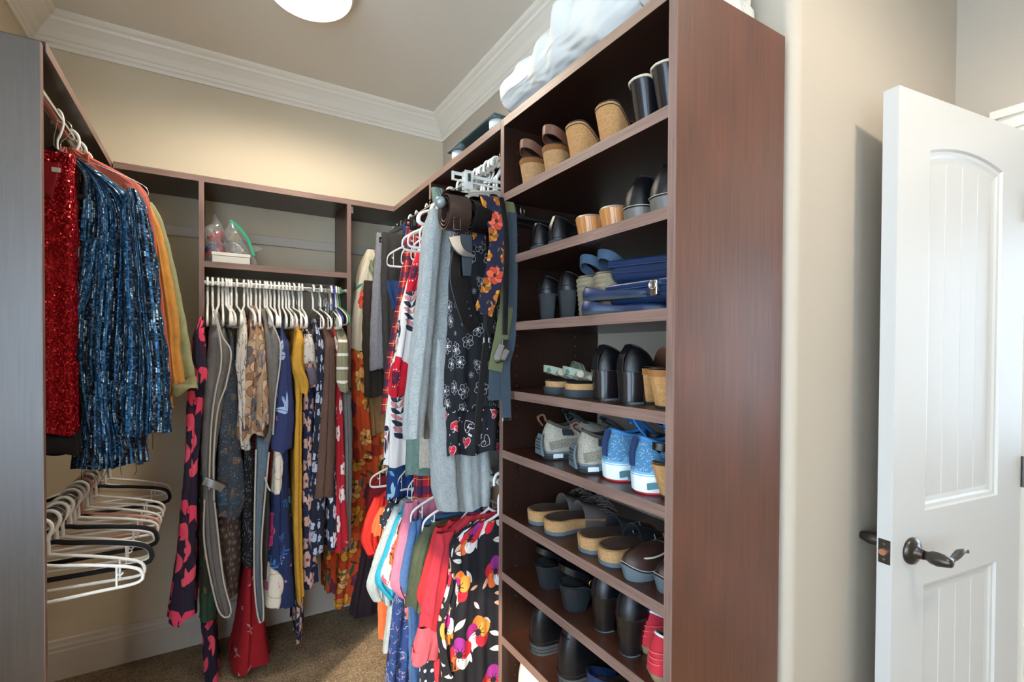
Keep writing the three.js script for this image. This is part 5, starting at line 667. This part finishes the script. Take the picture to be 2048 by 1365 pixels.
pair('wedge_sandal', 'pale cork wedge sandal with brown vamp on the fourth shelf', 'sandal', [1266, 3, 0.82, 0.0], [1306, 3, 0.785, 0.0], { L: 0.22, W: 0.084, H: 0.082, P: 0.03 }, wedge(cs('#f2e0c8'), { kb: 0.8, band: cs('#c9a882'), more: (t, F) => part('vamp', across(F, 0.42, 0.9, 0.075, { fall: 0.5 }), M.tan, t, 'brown suede vamp') }));
// fifth shelf
const lacesOf = (F, U, mat, t, n = 4, h = 0.07, s0 = 0.42, s1 = 0.62) => { for (let k = 0; k < n; k++) { const s = lerp(s0, s1, k / (n - 1)), y = F.h(s) + lerp(h, h * 0.72, k / (n - 1)); part('lace', tube([V(s * F.L, y - 0.012, -0.02), V(s * F.L + 0.006, y + 0.002, 0), V(s * F.L + 0.012, y - 0.012, 0.02)], 0.0024, 10, 6), mat, t); } part('lace', tube([V(s0 * F.L, F.h(s0) + h, 0), V(s0 * F.L - 0.03, F.h(s0) + h + 0.012, 0.02), V(s0 * F.L - 0.02, F.h(s0) + h - 0.02, 0.04), V(s0 * F.L + 0.02, F.h(s0) + h - 0.05, 0.047)], 0.0024, 24, 6), mat, t); };
pair('hiking_shoe', 'taupe suede hiking shoe with grey rubber heel on the fifth shelf', 'shoe', [1084, 4, 0.805, -0.2], [1152, 4, 0.795, -0.35], { L: 0.25, W: 0.096, H: 0.024, P: 0.02, spring: 0.008 }, (t, F) => {
  part('outsole', solid(F, { top: () => 0.018, kb: 0.97, kt: 1.04, levels: 2 }), M.rubber, t); part('midsole', solid(F, { bot: () => 0.014, kb: 1.03, kt: 1.0, levels: 2 }), M.rubberGrey, t);
  const U = upper(F, { heel: 0.082, throat: 0.085, sT: 0.46, toe: 0.062, x0: 0.05, lean: 0.008, dip: 0.018, wO: 0.6 }); part('upper', U.g, fab('h#c6bfae'), t); tubeRim(t, U.rim, fab('h#6f6a5e'), 0.0055, 'collar');
  part('heel_counter', ribbon([V(-0.005, 0.012, 0), V(-0.0085, 0.045, 0), V(-0.002, 0.07, 0)], V(0, 0, 1), (u) => 0.058 - 0.03 * u, 0.005), M.rubberGrey, t); for (let k = 0; k < 4; k++) part('heel_ridge', ribbon([V(-0.0098, 0.03 + k * 0.009, -0.018), V(-0.0122, 0.03 + k * 0.009, 0), V(-0.0098, 0.03 + k * 0.009, 0.018)], V(0, 1, 0), 0.003, 0.003), M.rubber, t);
  for (const s of [-1, 1]) { part('side_overlay', ribbon([V(0.012, 0.04, s * 0.034), V(0.07, 0.05, s * 0.041), V(0.14, 0.044, s * 0.047), V(0.19, 0.034, s * 0.044)], V(0, 1, -s * 0.2), 0.022, 0.003), fab('h#a29a8a'), t); part('mesh_panel', ribbon([V(0.05, 0.078, s * 0.034), V(0.085, 0.076, s * 0.036)], V(0, 1, -s * 0.3), 0.018, 0.003), M.nubuck, t); part('sole_window', box(0.02, 0.05, 0.006, 0.018, s * 0.0405 - 0.002, s * 0.0405 + 0.002, 0, 0.0015), M.foam, t); }
  part('pull_loop', ribbon([V(0.002, 0.095, 0), V(-0.012, 0.118, 0), V(0.004, 0.126, 0), V(0.014, 0.106, 0)], V(0, 0, 1), 0.012, 0.003), M.tan, t, 'tan heel pull loop');
  part('tongue', ribbon([V(0.3 * F.L, 0.135, 0), V(0.42 * F.L, 0.118, 0), V(0.58 * F.L, 0.088, 0)], V(0, 0, 1), 0.05, 0.008), M.nubuck, t); lacesOf(F, U, M.rubber, t, 4, 0.095, 0.38, 0.58);
});
pair('running_shoe', 'blue patterned running shoe with white sole and red tread on the fifth shelf', 'shoe', [1213, 4, 0.80, -0.03], [1268, 4, 0.785, -0.22], { L: 0.25, W: 0.1, H: 0.04, P: 0.03, spring: 0.012 }, (t, F) => {
  part('tread', solid(F, { top: () => 0.006, kb: 0.93, kt: 0.96, levels: 1 }), M.redRubber, t); part('midsole', solid(F, { top: (s) => F.h(s) + 0.004, bot: () => 0.005, kb: 0.97, kt: 1.0, levels: 3 }), M.foam, t);
  for (const s of [-1, 1]) part('gel_window', ribbon([V(0.012, 0.02, s * 0.037), V(0.04, 0.022, s * 0.0415), V(0.075, 0.018, s * 0.041)], V(0, 1, 0), (u) => 0.014 * (1 - u * u * 0.6), 0.003), M.teal, t);
  part('heel_band', solid(F, { top: (s) => F.h(s) + 0.02, bot: (s) => F.h(s), kb: 1.0, kt: 0.985, levels: 2 }), std({ color: '#6fa6c8', roughness: 0.6 }), t);
  const U = upper(F, { heel: 0.08, throat: 0.078, sT: 0.46, toe: 0.055, x0: 0.05, lean: 0.006, dip: 0.012, wO: 0.62, k: 0.99 }); part('upper', U.g, fab('runner'), t); tubeRim(t, U.rim, std({ color: '#3f7fb8', roughness: 0.8 }), 0.005, 'collar');
  part('heel_tab', ribbon([V(-0.003, 0.06, 0), V(-0.004, 0.09, 0), V(0.006, 0.122, 0)], V(0, 0, 1), 0.014, 0.004), std({ color: '#1c355f', roughness: 0.7 }), t);
  part('tongue', ribbon([V(0.3 * F.L, 0.148, 0), V(0.42 * F.L, 0.13, 0), V(0.58 * F.L, 0.1, 0)], V(0, 0, 1), 0.048, 0.008), std({ color: '#2f6ca8', roughness: 0.8 }), t); lacesOf(F, U, std({ color: '#3b86c4', roughness: 0.7 }), t, 4, 0.102, 0.38, 0.58);
});
pair('wedge_mule', 'narrow pale cork wedge mule with black strap beside the running shoes', 'shoe', [1300, 4, 0.86, 0], [1312, 4, 0.785, 0], { L: 0.2, W: 0.066, H: 0.072, P: 0.025, s1: 0.1, s2: 0.55 }, wedge(cs('#f4e6d2'), { kb: 0.74, more: (t, F) => { part('vamp_strap', across(F, 0.45, 0.75, 0.06), M.leather, t); part('ankle_strap', backStrap(F, 0.4, 0.02, 0.04, 0.016, 0.8), M.leather, t); } }));
// sixth shelf
const footbed = (strap) => (t, F) => {
  part('outsole', solid(F, { top: () => 0.011, kb: 0.98, kt: 1.0, levels: 1 }), M.rubberGrey, t);
  part('cork_footbed', solid(F, { bot: () => 0.01, top: (s) => F.h(s) + 0.004, kb: 0.985, kt: 1.01, levels: 3 }), M.cork, t); part('footbed_lining', cap(F, 0.93, 0.0055), M.insole, t);
  part('footbed_rim', tube(F.loop(0.975).slice(0, NL).map((p) => V(p.x, F.h(p.s) + 0.005, p.z)), 0.0026, 100, 6, true), M.cork, t); strap(t, F);
};
pair('fringe_mule', 'cork footbed mule with fringed dark taupe strap on the sixth shelf', 'sandal', [1060, 5, 0.79, -0.05], [1092, 5, 0.785, -0.12], { L: 0.245, W: 0.092, H: 0.034, P: 0.024 }, footbed((t, F) => { const m = std({ color: '#5d5450', roughness: 0.85, side: 2 }); part('strap', across(F, 0.46, 0.8, 0.066, { drop: 0.02, k: 1.03 }), m, t); for (let k = 0; k < 22; k++) { const a = (k + 0.5) / 22 * Math.PI, s = 0.66 + 0.05 * (k & 1), z = F.zc(s) + F.hw(s) * 1.06 * Math.cos(a), y = F.h(s) - 0.014 + 0.068 * Math.pow(Math.sin(a), 0.75); part('fringe_strip', ribbon([V(s * F.L, y, z), V(s * F.L + 0.02, y + 0.006 - 0.01 * Math.abs(Math.cos(a)), z + Math.cos(a) * 0.008), V(s * F.L + 0.042, y - 0.016, z + Math.cos(a) * 0.014)], V(0, Math.cos(a) * 0.4, 1), 0.005, 0.0018, 8), m, t); } }));
pair('buckle_sandal', 'cork footbed sandal with wide black buckled strap on the sixth shelf', 'sandal', [1163, 5, 0.79, -0.05], [1204, 5, 0.785, -0.08], { L: 0.245, W: 0.092, H: 0.034, P: 0.024 }, footbed((t, F) => { part('strap', across(F, 0.42, 0.74, 0.07, { drop: 0.02, k: 1.03 }), M.nubuck, t); const g = merge([[-0.014, 0], [0.014, 0]].map(([dx]) => box(0.6 * F.L + dx - 0.0015, 0.6 * F.L + dx + 0.0015, -0.012, 0.012, -0.002, 0.002, 1, 0.001)).concat([-0.012, 0.012].map((y) => box(0.6 * F.L - 0.0155, 0.6 * F.L + 0.0155, y - 0.0015, y + 0.0015, -0.002, 0.002, 0, 0.001)))); g.rotateX(-0.5); g.translate(0, F.h(0.6) + 0.028, F.hw(0.6) * 1.02); part('buckle', g, M.steel, t, 'dark steel square buckle'); }));
for (const [k, x, z, yaw, lab] of [[1, 1.01, -0.778, 3.08, 'dark brown leather moccasin with grey rubber toe beside the buckled sandals'], [-1, 1.03, -0.716, 3.13, 'dark brown moccasin half hidden by the end panel on the sixth shelf']]) {
  const t = thing('moccasin', lab, 'shoe'), F = foot({ L: 0.235, W: 0.072, H: 0.02, P: 0.018, spring: 0.02, side: k });
  closed(M.leatherBrown, { heel: 0.06, throat: 0.052, sT: 0.55, toe: 0.036, x0: 0.04 }, { sole: M.rubberGrey, seam: 0.004, rimR: 0.003, kb: 0.94, kt: 1.03, more: (tt, f) => { part('apron_seam', tube([V(0.5 * f.L, f.h(0.5) + 0.044, -0.028), V(0.75 * f.L, f.h(0.75) + 0.034, -0.028), V(0.9 * f.L, f.h(0.9) + 0.024, 0), V(0.75 * f.L, f.h(0.75) + 0.034, 0.028), V(0.5 * f.L, f.h(0.5) + 0.044, 0.028)], 0.0022, 40, 6), M.stitch, tt); } })(t, F);
  t.position.set(x, SHELF[5] + 0.0005, z); t.rotation.y = yaw;
}
// seventh shelf
pair('clog_sandal', 'black carved wooden clog sandal with leather straps on the seventh shelf', 'sandal', [1076, 6, 0.80, 0.0], [1122, 6, 0.79, -0.25], { L: 0.23, W: 0.088, H: 0.066, P: 0.022, s1: 0.2, s2: 0.6 }, (t, F) => {
  part('wooden_sole', solid(F, { top: F.h, bot: (s) => s < 0.3 ? 0 : Math.max(0, lerp(0.052, 0.0, smooth((s - 0.42) / 0.24)) * smooth((s - 0.28) / 0.06)), kb: 0.88, levels: 5 }), M.blackwood, t); part('insole', cap(F, 0.96, 0.001), M.nubuck, t); part('sole_rim', tube(F.loop(0.99).slice(0, NL).map((p) => V(p.x, F.h(p.s), p.z)), 0.003, 100, 6, true), M.blackwood, t);
  part('ankle_strap', backStrap(F, 0.4, 0.012, 0.05, 0.018, 0.8), M.leather, t); part('toe_strap', across(F, 0.55, 0.85, 0.05), M.leather, t); const b = new THREE.TorusGeometry(0.009, 0.0016, 8, 20); b.translate(0.36 * F.L, F.h(0.36) + 0.02, F.hw(0.36) * 0.85); part('buckle', b, M.brass, t, 'small brass buckle');
});
pair('pump', 'black leather pump with tall stacked heel and back seam on the seventh shelf', 'shoe', [1192, 6, 0.80, 0.0], [1242, 6, 0.785, -0.05], { L: 0.22, W: 0.084, H: 0.088, P: 0.012, s1: 0.22, s2: 0.7 }, closed(M.leather, { heel: 0.07, throat: 0.03, sT: 0.6, toe: 0.04, x0: 0.07, lean: 0.014, wO: 0.6 }, { block: [0.26, 0.74], stack: true, heelMat: std({ color: '#1d1716', roughness: 0.3 }), sole: M.blackwood, back: 0.006 }));
pair('suede_shoe', 'red suede shoe with tan rubber heel on the seventh shelf', 'shoe', [1283, 6, 0.83, -0.1], [1309, 6, 0.775, 0.0], { L: 0.23, W: 0.08, H: 0.024, P: 0.018 }, closed(M.suede, { heel: 0.075, throat: 0.06, sT: 0.5, toe: 0.05, x0: 0.05, lean: 0.008, wO: 0.66 }, { sole: M.gum, kb: 0.9, kt: 1.02, rimMat: M.foam, rimR: 0.003, more: (t, F) => { for (const h of [0.022, 0.034, 0.046]) part('stitch_line', tube([V(0.09, F.h(0.3) + h, 0.036), V(0.04, F.h(0.2) + h, 0.0345), V(0.008, F.h(0) + h, 0.017), V(-0.003, F.h(0) + h, 0), V(0.008, F.h(0) + h, -0.017), V(0.04, F.h(0.2) + h, -0.0345)], 0.0009, 40, 5), M.coral, t); } }));
{ const t = thing('blue_slipper', 'bright blue slipper behind the red suede shoes', 'shoe'), F = foot({ L: 0.2, W: 0.07, H: 0.02, P: 0.016 }); closed(std({ color: '#2f7fc0', roughness: 0.5, side: 2 }), { heel: 0.075, throat: 0.055, sT: 0.5, toe: 0.05, x0: 0.05 }, { sole: std({ color: '#2a6fae', roughness: 0.6 }), rimR: 0.004 })(t, F); t.position.set(0.9, SHELF[6] + 0.0005, -0.72); t.rotation.y = 0.05; }
// eighth and ninth shelves
pair('ankle_boot', 'worn black leather ankle boot with layered heel on the eighth shelf', 'boot', [1066, 7, 0.80, 0.0], [1122, 7, 0.785, -0.15], { L: 0.25, W: 0.09, H: 0.028, P: 0.014 }, closed(M.leather, { heel: 0.15, throat: 0.14, sT: 0.42, toe: 0.06, x0: 0.07, lean: 0.012, wO: 0.62, bulge: 0.012, dip: 0.006 }, { seam: 0.01, seamMat: M.leather, rimR: 0.003, sole: M.rubber, more: (t, F) => { for (let k = 0; k < 4; k++) part('crease', tube([V(0.07, F.h(0) + 0.085 + k * 0.008, 0.03), V(0.016, F.h(0) + 0.08 + k * 0.008, 0.019), V(0.008, F.h(0) + 0.083 + k * 0.008, 0), V(0.016, F.h(0) + 0.08 + k * 0.008, -0.019)], 0.0018, 24, 5), M.leather, t); for (const y of [0.009, 0.018]) part('sole_layer', solid(F, { bot: () => y - 0.0012, top: () => y + 0.0012, kb: 1.006, kt: 1.006, levels: 1 }), M.blackwood, t); } }));
pair('strap_sandal', 'cork sandal with navy ankle strap on the eighth shelf', 'sandal', [1182, 7, 0.80, -0.15], [1216, 7, 0.775, -0.3], { L: 0.23, W: 0.09, H: 0.036, P: 0.025 }, footbed((t, F) => { part('ankle_strap', backStrap(F, 0.42, 0.012, 0.042, 0.022, 0.9), M.navy, t, 'navy ankle strap'); part('toe_strap', across(F, 0.52, 0.8, 0.055, { drop: 0.015, k: 1.02 }), M.navy, t); }));
shoe('canvas_shoe', 'cream canvas shoe with leather laces on the lowest shelf', 'shoe', [1040, 8, 0.80, -0.3], { L: 0.25, W: 0.1, H: 0.03, P: 0.024 }, closed(M.canvasCloth, { heel: 0.11, throat: 0.09, sT: 0.5, toe: 0.055, x0: 0.05, wO: 0.72 }, { sole: M.foam, rimR: 0.004, rimMat: M.canvasCloth, more: (t, F, U) => lacesOf(F, U, M.tan, t, 4, 0.1, 0.42, 0.6) }));

// ------------------------------------------------------------------ things on the shelves and cabinet tops
{   // white folded bedding bag along the cabinet top
  const t = thing('garment_bag', 'long white crumpled fabric bag lying on top of the shoe cabinet', 'bag'), N = 90, K = 40, z0 = CZ0 - 0.015, z1 = CZ1 - 0.04;
  const prof = [[0, 0.1], [0.02, 0.118], [0.2, 0.13], [0.34, 0.165], [0.52, 0.19], [0.64, 0.215], [0.78, 0.27], [0.9, 0.26], [1, 0.2]];
  const g = surf(K + 1, N + 1, (i, j) => {
    const u = j / N, a = i / K * 2 * Math.PI, e = Math.pow(clamp(Math.min(u, 1 - u) / 0.03, 0, 1), 0.5), hh = table(prof, u) / 2, hw = 0.19, c = Math.cos(a), s = Math.sin(a), p = 0.5;
    const fo = 0.016 * (0.15 + u) * Math.sin(a * 2 + u * 17 + Math.sin(u * 9)) + 0.009 * (0.3 + u) * Math.sin(u * 31 + a * 1.4 + 2 * Math.sin(u * 7 + a)) + 0.004 * Math.sin(a * 5 - u * 23 + Math.sin(u * 19));
    const low = s < 0 ? 0.35 : 1;
    const r = 1 + fo * 7 * low * (0.35 + 0.65 * e);
    return [0.955 + Math.sign(c) * Math.pow(Math.abs(c), p) * hw * r * (0.55 + 0.45 * e) + (c < 0 ? -0.014 : 0), TOP + 0.006 + hh + Math.sign(s) * Math.pow(Math.abs(s), 0.7) * hh * (s > 0 ? r : 1) * e * (s < 0 ? 1 : 1) + (s < -0.3 ? 0.012 * Math.abs(Math.sin(u * 9)) : 0), lerp(z0, z1, u), a * 0.1, u];
  }, true);
  part('bag_cloth', g, M.whiteCloth, t);
  rebase(t);
}
{   // glass bathroom scale on the shelf end
  const t = thing('glass_scale', 'dark glass bathroom scale with white feet on the shelf by the crown moulding', 'scale'), g = new RoundedBoxGeometry(0.27, 0.008, 0.37, 4, 0.0039); g.translate(0.895, TOP + 0.035, -1.56);
  part('glass_plate', g, new THREE.MeshPhysicalMaterial({ color: '#55686a', roughness: 0.08, clearcoat: 1, metalness: 0.1 }), t);
  for (const [x, z] of [[0.795, -1.415], [0.795, -1.71], [0.99, -1.415], [0.99, -1.71]]) { const c = new THREE.LatheGeometry([[0, 0], [0.02, 0], [0.026, 0.008], [0.027, 0.03], [0, 0.031]].map((p) => new THREE.Vector2(...p)), 32); c.translate(x, TOP, z); part('foot', c, std({ color: '#d9e2e2', roughness: 0.4, side: 2 }), t); }
  rebase(t);
}
{   // the short shelf: flat white box and two clear zip bags
  const t = thing('flat_box', 'flat white cardboard box at the front of the short shelf', 'box'), a = atZ(424, 524, -2.425), b = atZ(500, 524, -2.425);
  part('box_base', box(a.x, b.x, 1.7525, 1.785, -2.56, -2.428, 0, 0.002), std({ color: '#cfcac0', roughness: 0.8 }), t); part('box_lid', box(a.x - 0.002, b.x + 0.002, 1.782, 1.796, -2.562, -2.426, 0, 0.002), std({ color: '#dad5ca', roughness: 0.8 }), t); rebase(t);
  const film = new THREE.MeshPhysicalMaterial({ color: '#f2f4f6', transmission: 0.88, roughness: 0.1, thickness: 0, side: 2, specularIntensity: 1 });
  const pouch = (pts, zc, d) => { const n = pts.length; return surf(25, n, (i, j) => { const p = pts[j], l = atZ(p[1], p[0], zc), r = atZ(p[2], p[0], zc), a = i / 24 * 6.283, hw = (r.x - l.x) / 2, th = d * (p[3] ?? 1); return [(l.x + r.x) / 2 + Math.cos(a) * hw * (1 + 0.05 * Math.sin(a * 5 + j * 2)), l.y, zc + Math.sin(a) * th * (1 + 0.2 * Math.sin(a * 4 + j * 3))]; }, true); };
  const scraps = (parent, name, mats, x0, x1, y0, y1, zc, n) => { for (let k = 0; k < n; k++) { const c = V(rr(x0, x1), rr(y0, y1), zc + rr(-0.02, 0.02)), s = 0.02; part(name, ribbon([c.clone().add(V(-s, rr(-s, s), rr(-s, s) * 0.6)), c.clone().add(V(-s * 0.3, rr(-s, s), s * 0.5)), c.clone().add(V(s * 0.4, rr(-s, s), -s * 0.4)), c.clone().add(V(s, rr(-s, s), rr(-s, s) * 0.6))], V(0, 0.7, 0.7), rr(0.012, 0.022), 0.002, 20), mats[k % mats.length], parent); } };
  const p1 = thing('zip_bag', 'clear zip bag stuffed with red and blue ribbons on the short shelf', 'bag'); part('bag_film', pouch([[522, 414, 452, 0.9], [508, 412, 452, 1], [490, 408, 450, 1], [470, 406, 450, 0.9], [456, 405, 448, 0.5], [446, 424, 444, 0.25], [429, 427, 431, 0.08]], -2.55, 0.04), film, p1);
  { const a1 = atZ(414, 512, -2.55), b1 = atZ(446, 470, -2.55); scraps(p1, 'ribbon', ['#c21a2a', '#d3362e', '#b3203c', '#3a4f9a', '#b81f30'].map((c) => std({ color: c, roughness: 0.6, side: 2 })), a1.x + 0.015, b1.x - 0.01, a1.y + 0.01, b1.y, -2.55, 16); } rebase(p1);
  const p2 = thing('zip_bag', 'clear zip bag of patterned scraps with a green zipper on the short shelf', 'bag'); part('bag_film', pouch([[526, 452, 514, 0.8], [508, 450, 508, 1], [490, 448, 500, 1], [470, 446, 490, 0.8], [456, 450, 478, 0.5], [448, 456, 470, 0.3], [441, 460, 464, 0.1]], -2.52, 0.035), film, p2);
  { const a1 = atZ(455, 516, -2.52), b1 = atZ(488, 474, -2.52); scraps(p2, 'scrap', ['#c9b58e', '#5a5348', '#b79a64', '#8f9aa0', '#d8d0c0'].map((c) => std({ color: c, roughness: 0.7, side: 2 })), a1.x + 0.01, b1.x - 0.01, a1.y + 0.005, b1.y, -2.52, 14); part('green_zipper', ribbon([atZ(461, 441, -2.485), atZ(480, 458, -2.483), atZ(496, 480, -2.48), atZ(503, 498, -2.478), atZ(508, 512, -2.475)], V(1, 0.5, 0.1), 0.012, 0.003), M.greenP, p2, 'green zipper strip'); } 
  part('bag_corner', surf(2, 2, (i, j) => { const q = [[503, 489], [527, 498], [509, 505], [518, 502]][i + 2 * j], v = atZ(q[0], q[1], -2.49); return [v.x, v.y, v.z]; }), film, p2); rebase(p2);
}
renderer.render(scene, camera);
